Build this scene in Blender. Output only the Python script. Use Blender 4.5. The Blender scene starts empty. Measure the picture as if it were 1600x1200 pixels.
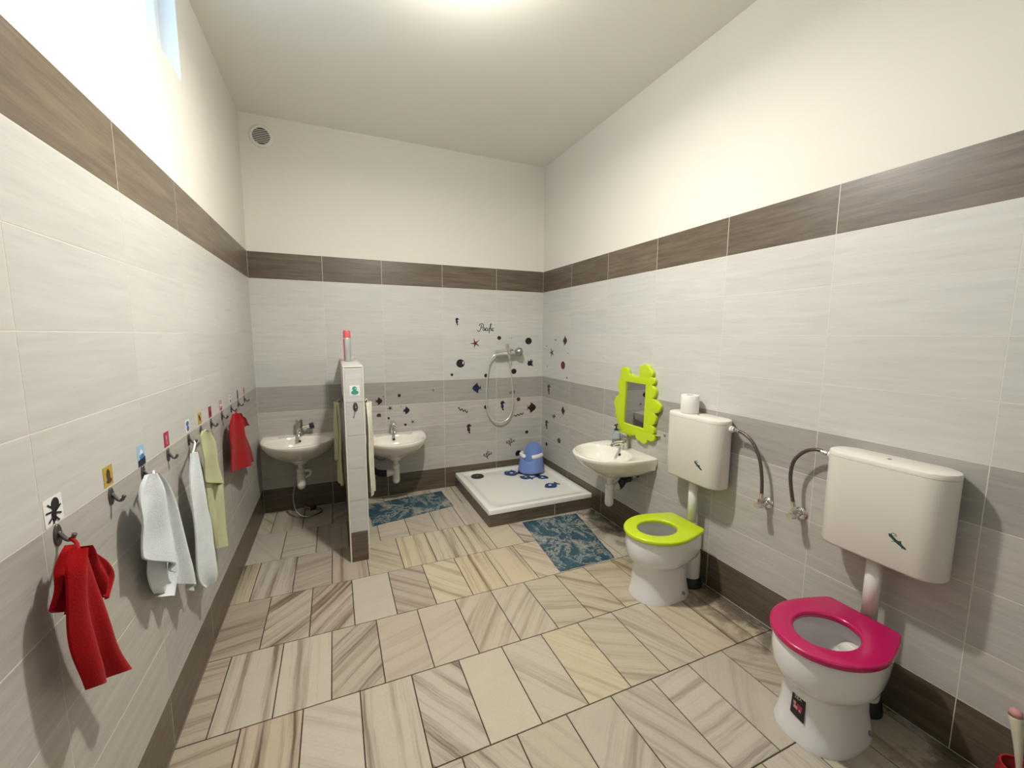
import bpy, bmesh, math, random
from mathutils import Vector, Matrix
from mathutils.geometry import intersect_line_line_2d

PI = math.pi
SC = bpy.context.scene
COL = SC.collection
RND = random.Random(11)

# ---------------------------------------------------------------- camera
CAM_POS = Vector((0.5501, -3.5754, 1.3861))
YAW, PITCH, ROLL, FPX = 0.4067, -0.1179, 0.0044, 644.6
fw = Vector((math.sin(YAW)*math.cos(PITCH), math.cos(YAW)*math.cos(PITCH), math.sin(PITCH)))
rt = Vector((math.cos(YAW), -math.sin(YAW), 0))
up = rt.cross(fw)
r2 = rt*math.cos(ROLL) + up*math.sin(ROLL)
u2 = -rt*math.sin(ROLL) + up*math.cos(ROLL)
cam = bpy.data.cameras.new('camera')
cam.sensor_width = 36.0
cam.lens = 36.0*FPX/1600.0
cam.clip_start = 0.02
co = bpy.data.objects.new('camera', cam)
m = Matrix((( r2.x, u2.x, -fw.x, CAM_POS.x), (r2.y, u2.y, -fw.y, CAM_POS.y), (r2.z, u2.z, -fw.z, CAM_POS.z), (0, 0, 0, 1)))
co.matrix_world = m
COL.objects.link(co)
SC.camera = co

# ---------------------------------------------------------------- world, light, exposure
w = bpy.data.worlds.new('daylight')
SC.world = w
w.use_nodes = True
bg = w.node_tree.nodes['Background']
bg.inputs[0].default_value = (0.42, 0.66, 1.0, 1)
bg.inputs[1].default_value = 5.0
SC.view_settings.view_transform = 'Standard'
SC.view_settings.look = 'None'
SC.view_settings.gamma = 1.0
SC.view_settings.use_curve_mapping = False
SC.view_settings.exposure = 0.18

def area_light(name, loc, aim, power, col, sx, sy=None):
    l = bpy.data.lights.new(name, 'AREA')
    l.energy = power
    l.color = col
    l.shape = 'DISK' if sy is None else 'RECTANGLE'
    l.size = sx
    if sy: l.size_y = sy
    o = bpy.data.objects.new(name, l)
    o.location = loc
    o.rotation_euler = Vector(aim).to_track_quat('-Z', 'Y').to_euler()
    COL.objects.link(o)
    return o
LAMP_COL = (1.0, 0.96, 0.88)
area_light('ceiling_lamp_light', (1.05, -1.93, 2.695), (0, 0, -1), 40.0, LAMP_COL, .14)
area_light('daylight_from_entrance', (1.10, -4.42, 1.75), (0, 1, 0), 3.0, (0.78, 0.89, 1.0), .9, 1.1)

# ---------------------------------------------------------------- room numbers
W, CH, BH, TW = 2.410, 2.924, 0.190, 0.5006
ROWS = [(0.0, BH)] + [(BH+.2*i, BH+.2*(i+1)) for i in range(8)] + [(BH+1.6, BH+1.793)]
FRONT = -4.45

# ---------------------------------------------------------------- materials
MATS = {}
def nodes_of(name):
    mt = bpy.data.materials.new(name)
    mt.use_nodes = True
    nt = mt.node_tree
    b = nt.nodes['Principled BSDF']
    MATS[name] = mt
    return mt, nt, b
def N(nt, typ, **kw):
    n = nt.nodes.new(typ)
    for k, v in kw.items():
        setattr(n, k, v)
    return n
def ramp(nt, pts):
    r = nt.nodes.new('ShaderNodeValToRGB')
    e = r.color_ramp.elements
    while len(e) < len(pts):
        e.new(0.5)
    for el, (p, c) in zip(e, pts):
        el.position = p
        el.color = (c[0], c[1], c[2], 1)
    return r
def math_n(nt, op, a, b=None):
    n = nt.nodes.new('ShaderNodeMath')
    n.operation = op
    for i, v in enumerate((a, b)):
        if v is None: continue
        if hasattr(v, 'is_linked') or hasattr(v, 'links'):
            nt.links.new(v, n.inputs[i])
        else:
            n.inputs[i].default_value = v
    return n.outputs[0]
def mixc(nt, f, a, b, mode='MIX'):
    n = nt.nodes.new('ShaderNodeMix')
    n.data_type = 'RGBA'
    n.blend_type = mode
    for sock, v in ((n.inputs[0], f), (n.inputs[6], a), (n.inputs[7], b)):
        if hasattr(v, 'links'):
            nt.links.new(v, sock)
        elif isinstance(v, (int, float)):
            sock.default_value = v
        else:
            sock.default_value = (v[0], v[1], v[2], 1)
    return n.outputs[2]
def noise(nt, vec, scale, detail=4, rough=.55, dist=0.0):
    n = nt.nodes.new('ShaderNodeTexNoise')
    n.inputs['Scale'].default_value = scale
    n.inputs['Detail'].default_value = detail
    n.inputs['Roughness'].default_value = rough
    n.inputs['Distortion'].default_value = dist
    if vec is not None:
        nt.links.new(vec, n.inputs['Vector'])
    return n.outputs['Fac']
def mapping(nt, vec, scale=(1, 1, 1), rot=(0, 0, 0)):
    n = nt.nodes.new('ShaderNodeMapping')
    n.inputs['Scale'].default_value = scale
    n.inputs['Rotation'].default_value = rot
    nt.links.new(vec, n.inputs['Vector'])
    return n.outputs[0]
def bump(nt, b, h, strength, dist=0.002):
    n = nt.nodes.new('ShaderNodeBump')
    n.inputs['Strength'].default_value = strength
    n.inputs['Distance'].default_value = dist
    nt.links.new(h, n.inputs['Height'])
    nt.links.new(n.outputs[0], b.inputs['Normal'])
def plain(name, col, rough=.4, metal=0.0, spec=.5, var=0.0, vscale=30, coat=0.0):
    mt, nt, b = nodes_of(name)
    b.inputs['Roughness'].default_value = rough
    b.inputs['Metallic'].default_value = metal
    b.inputs['Specular IOR Level'].default_value = spec
    b.inputs['Coat Weight'].default_value = coat
    tc = N(nt, 'ShaderNodeTexCoord')
    f = noise(nt, tc.outputs['Object'], vscale, 3)
    c2 = tuple(max(0, x*(1-max(var, .03))) for x in col)
    c = mixc(nt, f, col, c2)
    nt.links.new(c, b.inputs['Base Color'])
    return mt
def uvtint(nt):
    uv = N(nt, 'ShaderNodeUVMap')
    uv.uv_map = 'UVMap'
    at = N(nt, 'ShaderNodeAttribute')
    at.attribute_name = 'tint'
    return uv.outputs[0], at
def tile_mat(name, light, dark, rough, contrast=1.0):
    mt, nt, b = nodes_of(name)
    uv, at = uvtint(nt)
    f1 = noise(nt, mapping(nt, uv, (2.2, 26, 1)), 1.6, 6, .6, .3)
    f2 = noise(nt, mapping(nt, uv, (5.0, 110, 1)), 1.4, 4, .6, .2)
    s = math_n(nt, 'ADD', math_n(nt, 'MULTIPLY', f1, .7), math_n(nt, 'MULTIPLY', f2, .3))
    r = ramp(nt, [(.5-.16/contrast, dark), (.5+.14/contrast, light)])
    nt.links.new(s, r.inputs[0])
    c = mixc(nt, 1.0, r.outputs[0], at.outputs['Color'], 'MULTIPLY')
    nt.links.new(c, b.inputs['Base Color'])
    b.inputs['Roughness'].default_value = rough
    b.inputs['Specular IOR Level'].default_value = .5
    bump(nt, b, s, .12, .001)
    return mt
tile_mat('light_tile', (.59, .585, .56), (.50, .495, .475), .38, .85)
tile_mat('grey_tile', (.49, .468, .435), (.36, .345, .32), .42, .8)
tile_mat('brown_tile', (.142, .110, .078), (.068, .051, .036), .36)
plain('grout', (.66, .63, .56), .8)
plain('plaster', (.73, .705, .635), .75, var=.03, vscale=6)
plain('ceiling_paint', (.84, .83, .76), .62, var=.03, vscale=3)
plain('ceramic', (.76, .76, .76), .08, coat=.5)
plain('basin_ceramic', (.80, .77, .69), .10, coat=.5)
plain('white_plastic', (.74, .72, .66), .32)
plain('cistern_plastic', (.74, .71, .64), .38)
plain('acrylic', (.78, .77, .72), .18, coat=.3)
plain('hook_steel', (.16, .15, .15), .35, .9)
plain('chrome', (.72, .71, .69), .12, 1.0)
plain('dull_steel', (.42, .41, .40), .3, 1.0)
plain('black_rubber', (.012, .012, .014), .55)
plain('dark_drain', (.05, .05, .048), .3, .6)
plain('black_print', (.008, .008, .012), .35)
plain('navy_print', (.006, .012, .038), .35)
plain('red_print', (.12, .006, .014), .35)
plain('maroon_print', (.028, .006, .008), .35)
plain('brown_print', (.06, .032, .022), .4)
plain('grey_print', (.20, .19, .17), .5)
plain('blue_rubber', (.008, .055, .17), .4)
plain('lime', (.52, .66, .012), .28, coat=.3)
plain('magenta', (.45, .003, .09), .25, coat=.3)
plain('potty_blue', (.18, .28, .60), .32)
plain('white_print', (.78, .77, .74), .5)
plain('yellow_print', (.60, .40, .05), .5, var=.5, vscale=90)
plain('blue_print', (.06, .22, .50), .5, var=.4, vscale=90)
plain('pale_blue_print', (.30, .50, .68), .5)
plain('crimson_print', (.42, .03, .07), .5, var=.3, vscale=90)
plain('pink_print', (.62, .30, .28), .5, var=.3, vscale=90)
plain('green_print', (.015, .075, .05), .45, var=.4, vscale=120)
plain('teal_print', (.05, .30, .24), .5)
plain('can_pink', (.70, .12, .14), .3)
plain('can_silver', (.52, .55, .55), .3, .4)
plain('paper', (.82, .80, .76), .9, var=.05, vscale=200)
plain('dark_plastic', (.02, .022, .03), .35)
plain('frame_white', (.80, .84, .86), .4)
plain('red_plastic', (.35, .012, .02), .35)
plain('mirror_silver', (.62, .62, .63), .02, 1.0)
plain('handle_white', (.62, .56, .45), .4)
def fabric(name, col, amp=.16):
    mt, nt, b = nodes_of(name)
    tc = N(nt, 'ShaderNodeTexCoord')
    f = noise(nt, tc.outputs['Object'], 260, 3, .7)
    g = noise(nt, tc.outputs['Object'], 22, 3, .6)
    s = math_n(nt, 'ADD', math_n(nt, 'MULTIPLY', f, .6), math_n(nt, 'MULTIPLY', g, .4))
    r = ramp(nt, [(.3, tuple(x*(1-amp) for x in col)), (.7, col)])
    nt.links.new(s, r.inputs[0])
    nt.links.new(r.outputs[0], b.inputs['Base Color'])
    b.inputs['Roughness'].default_value = .95
    b.inputs['Sheen Weight'].default_value = .05
    b.inputs['Specular IOR Level'].default_value = .15
    bump(nt, b, f, .5, .003)
fabric('red_cloth', (.36, .003, .006))
fabric('white_cloth', (.72, .77, .80))
fabric('green_cloth', (.52, .53, .32))
fabric('cream_cloth', (.72, .70, .58))
def hose_mat():
    mt, nt, b = nodes_of('braided_hose')
    uv = N(nt, 'ShaderNodeUVMap')
    uv.uv_map = 'UVMap'
    wv = N(nt, 'ShaderNodeTexWave')
    wv.inputs['Scale'].default_value = 30
    wv.inputs['Distortion'].default_value = 1.5
    nt.links.new(mapping(nt, uv.outputs[0], (1, .35, 1), (0, 0, .6)), wv.inputs['Vector'])
    r = ramp(nt, [(.3, (.03, .022, .02)), (.75, (.22, .18, .16))])
    nt.links.new(wv.outputs['Fac'], r.inputs[0])
    nt.links.new(r.outputs[0], b.inputs['Base Color'])
    b.inputs['Metallic'].default_value = .6
    b.inputs['Roughness'].default_value = .4
hose_mat()
plain('shower_hose_steel', (.72, .71, .66), .25, .55)
def stone():
    mt, nt, b = nodes_of('stone_tile')
    uv, at = uvtint(nt)
    tc = N(nt, 'ShaderNodeTexCoord')
    wob = noise(nt, mapping(nt, uv, (4, 4, 4)), 1.0, 3)
    sep = N(nt, 'ShaderNodeSeparateXYZ')
    nt.links.new(uv, sep.inputs[0])
    com = N(nt, 'ShaderNodeCombineXYZ')
    nt.links.new(math_n(nt, 'MULTIPLY', sep.outputs[0], .55), com.inputs[0])
    nt.links.new(math_n(nt, 'ADD', math_n(nt, 'MULTIPLY', sep.outputs[1], 19), math_n(nt, 'MULTIPLY', wob, .45)), com.inputs[1])
    nt.links.new(sep.outputs[2], com.inputs[2])
    band = noise(nt, com.outputs[0], 1.0, 6, .68, .12)
    mask = ramp(nt, [(.47, (0, 0, 0)), (.55, (.35, .35, .35)), (.64, (1, 1, 1))])
    nt.links.new(band, mask.inputs[0])
    fac = math_n(nt, 'MULTIPLY', mask.outputs[0], at.outputs['Alpha'])
    grain = noise(nt, tc.outputs['Object'], 95, 4, .8)
    blot = noise(nt, tc.outputs['Object'], 9, 4, .6)
    base = mixc(nt, math_n(nt, 'MULTIPLY', blot, .5), (.53, .485, .415), (.37, .32, .26))
    base = mixc(nt, math_n(nt, 'MULTIPLY', grain, .6), base, (.30, .275, .24))
    vein = mixc(nt, blot, (.065, .043, .030), (.15, .105, .062))
    c = mixc(nt, fac, base, vein)
    c = mixc(nt, 1.0, c, at.outputs['Color'], 'MULTIPLY')
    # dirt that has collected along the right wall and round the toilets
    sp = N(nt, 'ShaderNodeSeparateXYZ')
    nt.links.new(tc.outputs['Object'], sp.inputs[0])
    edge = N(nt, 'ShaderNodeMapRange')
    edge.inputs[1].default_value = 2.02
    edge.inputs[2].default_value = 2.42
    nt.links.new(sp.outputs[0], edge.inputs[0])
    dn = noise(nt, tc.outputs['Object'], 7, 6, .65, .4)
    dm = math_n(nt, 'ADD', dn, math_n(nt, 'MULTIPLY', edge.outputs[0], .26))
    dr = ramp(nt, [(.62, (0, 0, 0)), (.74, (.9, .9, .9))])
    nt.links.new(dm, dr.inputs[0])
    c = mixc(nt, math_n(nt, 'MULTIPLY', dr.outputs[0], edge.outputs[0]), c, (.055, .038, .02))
    nt.links.new(c, b.inputs['Base Color'])
    b.inputs['Roughness'].default_value = .5
    b.inputs['Specular IOR Level'].default_value = .35
    bump(nt, b, grain, .25, .0015)
stone()
plain('floor_grout', (.055, .04, .026), .9)
def mat_marble():
    mt, nt, b = nodes_of('marbled_mat')
    tc = N(nt, 'ShaderNodeTexCoord')
    v = tc.outputs['Object']
    a = noise(nt, mapping(nt, v, (1, .7, 1), (0, 0, .5)), 6, 8, .74, .5)
    r = ramp(nt, [(.475, (0, 0, 0)), (.50, (1, 1, 1)), (.525, (0, 0, 0))])
    nt.links.new(a, r.inputs[0])
    f = noise(nt, v, 22, 5, .7, .8)
    base = mixc(nt, f, (.010, .042, .070), (.04, .105, .14))
    patch = noise(nt, v, 5.0, 4, .6, .3)
    pr = ramp(nt, [(.53, (0, 0, 0)), (.66, (.95, .95, .95))])
    nt.links.new(patch, pr.inputs[0])
    c = mixc(nt, math_n(nt, 'MULTIPLY', r.outputs[0], .8), base, (.40, .40, .34))
    c = mixc(nt, math_n(nt, 'MULTIPLY', pr.outputs[0], f), c, (.50, .46, .36))
    nt.links.new(c, b.inputs['Base Color'])
    b.inputs['Roughness'].default_value = .45
mat_marble()
def glass_mat():
    mt, nt, b = nodes_of('window_glass')
    b.inputs['Base Color'].default_value = (.9, .97, 1, 1)
    b.inputs['Roughness'].default_value = 0.0
    b.inputs['Transmission Weight'].default_value = 1.0
    b.inputs['IOR'].default_value = 1.1
    mt, nt, b = nodes_of('clear_bottle')
    b.inputs['Base Color'].default_value = (.75, .80, .90, 1)
    b.inputs['Roughness'].default_value = .08
    b.inputs['Transmission Weight'].default_value = .75
    b.inputs['IOR'].default_value = 1.2
glass_mat()
def emit(name, col, s):
    mt, nt, b = nodes_of(name)
    b.inputs['Base Color'].default_value = (*col, 1)
    b.inputs['Emission Color'].default_value = (*col, 1)
    b.inputs['Emission Strength'].default_value = s
emit('bright_bulb', (1, .96, .88), 150.0)

# ---------------------------------------------------------------- helpers
def new_bm():
    return bmesh.new()
def obj(name, bm, mat, parent=None, smooth=False, label=None):
    me = bpy.data.meshes.new(name)
    bmesh.ops.recalc_face_normals(bm, faces=bm.faces[:]) if getattr(obj, 'recalc', True) else None
    bm.to_mesh(me)
    bm.free()
    for k in (mat if isinstance(mat, (list, tuple)) else [mat]):
        me.materials.append(MATS[k])
    if smooth:
        for p in me.polygons:
            p.use_smooth = True
        if smooth == 'auto':
            me.set_sharp_from_angle(angle=math.radians(40))
    o = bpy.data.objects.new(name, me)
    COL.objects.link(o)
    if parent is not None:
        o.parent = parent
    if label: o['label'] = label
    return o
def raw(name, bm, mat, parent=None, smooth=False):
    obj.recalc = False
    o = obj(name, bm, mat, parent, smooth)
    obj.recalc = True
    return o
def thing(name, label, cat, loc=(0, 0, 0), rz=0, group=None):
    o = bpy.data.objects.new(name, None)
    o.empty_display_size = .05
    COL.objects.link(o)
    o.location = loc
    o.rotation_euler = (0, 0, rz)
    o['label'] = label
    o['category'] = cat
    if group: o['group'] = group
    return o
def tag(o, label, cat, group=None):
    o['label'] = label
    o['category'] = cat
    if group: o['group'] = group
    return o
def struct(o):
    o['kind'] = 'structure'
    return o
def box(bm, x0, x1, y0, y1, z0, z1, bev=0.0, seg=2, mi=0):
    vs = [bm.verts.new((x, y, z)) for z in (z0, z1) for y in (y0, y1) for x in (x0, x1)]
    fs = [bm.faces.new([vs[i] for i in f]) for f in ((0, 2, 3, 1), (4, 5, 7, 6), (0, 1, 5, 4), (2, 6, 7, 3), (0, 4, 6, 2), (1, 3, 7, 5))]
    for f in fs: f.material_index = mi
    if bev > 0:
        es = list({e for f in fs for e in f.edges})
        r = bmesh.ops.bevel(bm, geom=es, offset=bev, segments=seg, profile=.5, affect='EDGES')
        for f in r['faces']: f.material_index = mi
def ring(bm, pts):
    return [bm.verts.new(p) for p in pts]
def bridge(bm, a, b, closed=True, mi=0):
    n = len(a)
    for i in range(n if closed else n-1):
        j = (i+1) % n
        f = bm.faces.new((a[i], a[j], b[j], b[i]))
        f.material_index = mi
def loft(bm, rings, cap0=True, cap1=True, mi=0):
    rs = [ring(bm, r) for r in rings]
    for a, b in zip(rs, rs[1:]):
        bridge(bm, a, b, mi=mi)
    if cap0: bm.faces.new(rs[0][::-1]).material_index = mi
    if cap1: bm.faces.new(rs[-1]).material_index = mi
    return rs
def circle(r, z, n=24, cx=0, cy=0, ry=None, ph=0):
    ry = r if ry is None else ry
    return [(cx+r*math.cos(ph+2*PI*i/n), cy+ry*math.sin(ph+2*PI*i/n), z) for i in range(n)]
def lathe(bm, prof, n=24, cx=0, cy=0, cap0=True, cap1=True, mi=0):
    return loft(bm, [circle(r, z, n, cx, cy) for r, z in prof], cap0, cap1, mi)
def catmull(pts, k=8):
    P = [Vector(p) for p in pts]
    out = []
    for i in range(len(P)-1):
        p0, p1, p2, p3 = P[max(i-1, 0)], P[i], P[i+1], P[min(i+2, len(P)-1)]
        for j in range(k):
            t = j/k
            out.append(.5*((2*p1)+(p2-p0)*t+(2*p0-5*p1+4*p2-p3)*t*t+(3*p1-p0-3*p2+p3)*t**3))
    out.append(P[-1])
    return out
def tube(bm, pts, r, n=12, cap=True, mi=0):
    P = [Vector(p) for p in pts]
    R = r if isinstance(r, (list, tuple)) else [r]*len(P)
    uvl = bm.loops.layers.uv.get('UVMap') or bm.loops.layers.uv.new('UVMap')
    t0 = (P[1]-P[0]).normalized()
    nrm = t0.orthogonal().normalized()
    rings = []
    dist = [0]
    for i, p in enumerate(P):
        t = (P[min(i+1, len(P)-1)]-P[max(i-1, 0)]).normalized()
        nrm = (nrm-t*nrm.dot(t))
        nrm = nrm.normalized() if nrm.length > 1e-6 else t.orthogonal().normalized()
        b = t.cross(nrm)
        rings.append(ring(bm, [p+(nrm*math.cos(2*PI*k/n)+b*math.sin(2*PI*k/n))*R[i] for k in range(n)]))
        if i: dist.append(dist[-1]+(P[i]-P[i-1]).length)
    for i in range(len(rings)-1):
        a, b = rings[i], rings[i+1]
        for k in range(n):
            j = (k+1) % n
            f = bm.faces.new((a[k], a[j], b[j], b[k]))
            f.material_index = mi
            for lp, (uu, vv) in zip(f.loops, ((k/n, dist[i]), ((k+1)/n, dist[i]), ((k+1)/n, dist[i+1]), (k/n, dist[i+1]))):
                lp[uvl].uv = (uu*.1, vv*3)
    if cap:
        bm.faces.new(rings[0][::-1]).material_index = mi
        bm.faces.new(rings[-1]).material_index = mi
def plate(outlines, thick, bevel=0.0, res=3):
    """2-D outlines (first outer, others holes) -> solid mesh in the xy plane, z from 0 to thick"""
    cu = bpy.data.curves.new('outline', 'CURVE')
    cu.dimensions = '2D'
    cu.fill_mode = 'BOTH'
    cu.extrude = max(thick/2-bevel, 1e-5)
    cu.bevel_depth = bevel
    cu.bevel_resolution = res
    for pts in outlines:
        s = cu.splines.new('POLY')
        s.points.add(len(pts)-1)
        for q, p in zip(s.points, pts):
            q.co = (p[0], p[1], 0, 1)
        s.use_cyclic_u = True
    o = bpy.data.objects.new('outline', cu)
    me = bpy.data.meshes.new_from_object(o)
    bm = bmesh.new()
    bm.from_mesh(me)
    bpy.data.objects.remove(o)
    bpy.data.curves.remove(cu)
    bpy.data.meshes.remove(me)
    bmesh.ops.remove_doubles(bm, verts=bm.verts[:], dist=1e-6)
    bmesh.ops.translate(bm, verts=bm.verts[:], vec=(0, 0, thick/2))
    return bm
def frame_m(origin, U, V):
    U, V = Vector(U), Vector(V)
    n = U.cross(V)
    o = Vector(origin)
    return Matrix(((U.x, V.x, n.x, o.x), (U.y, V.y, n.y, o.y), (U.z, V.z, n.z, o.z), (0, 0, 0, 1)))
def back_m(x, z, d=0.0):   # u to the right, v up, out of the back wall
    return frame_m((x, -d, z), (1, 0, 0), (0, 0, 1))
def right_m(y, z, d=0.0):
    return frame_m((W-d, y, z), (0, -1, 0), (0, 0, 1))
def left_m(y, z, d=0.0):
    return frame_m((d, y, z), (0, 1, 0), (0, 0, 1))
def xf(bm, mtx):
    bmesh.ops.transform(bm, matrix=mtx, verts=bm.verts[:])
    return bm
def ribbon(pts, w0):
    """outline of a stroke along pts with width w0"""
    P = [Vector((p[0], p[1])) for p in pts]
    L, R = [], []
    for i, p in enumerate(P):
        t = (P[min(i+1, len(P)-1)]-P[max(i-1, 0)])
        t = t.normalized() if t.length > 1e-9 else Vector((1, 0))
        n = Vector((-t.y, t.x))*(w0/2)
        L.append(p+n); R.append(p-n)
    return [tuple(q) for q in L+R[::-1]]
def add_stroke(bm, pts, w0, th):
    """strip solid along pts (2-D), added to bm at z 0..th"""
    P = [Vector((p[0], p[1])) for p in pts]
    prev = None
    for i, p in enumerate(P):
        t = (P[min(i+1, len(P)-1)]-P[max(i-1, 0)])
        t = t.normalized() if t.length > 1e-9 else Vector((1, 0))
        n = Vector((-t.y, t.x))*(w0/2)
        cur = [bm.verts.new((q.x, q.y, z)) for q, z in ((p+n, th), (p-n, th), (p-n, 0), (p+n, 0))]
        if prev:
            for k in range(4):
                bm.faces.new((prev[k], prev[(k+1) % 4], cur[(k+1) % 4], cur[k]))
        else:
            bm.faces.new(cur)
        prev = cur
    bm.faces.new(prev[::-1])
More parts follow.
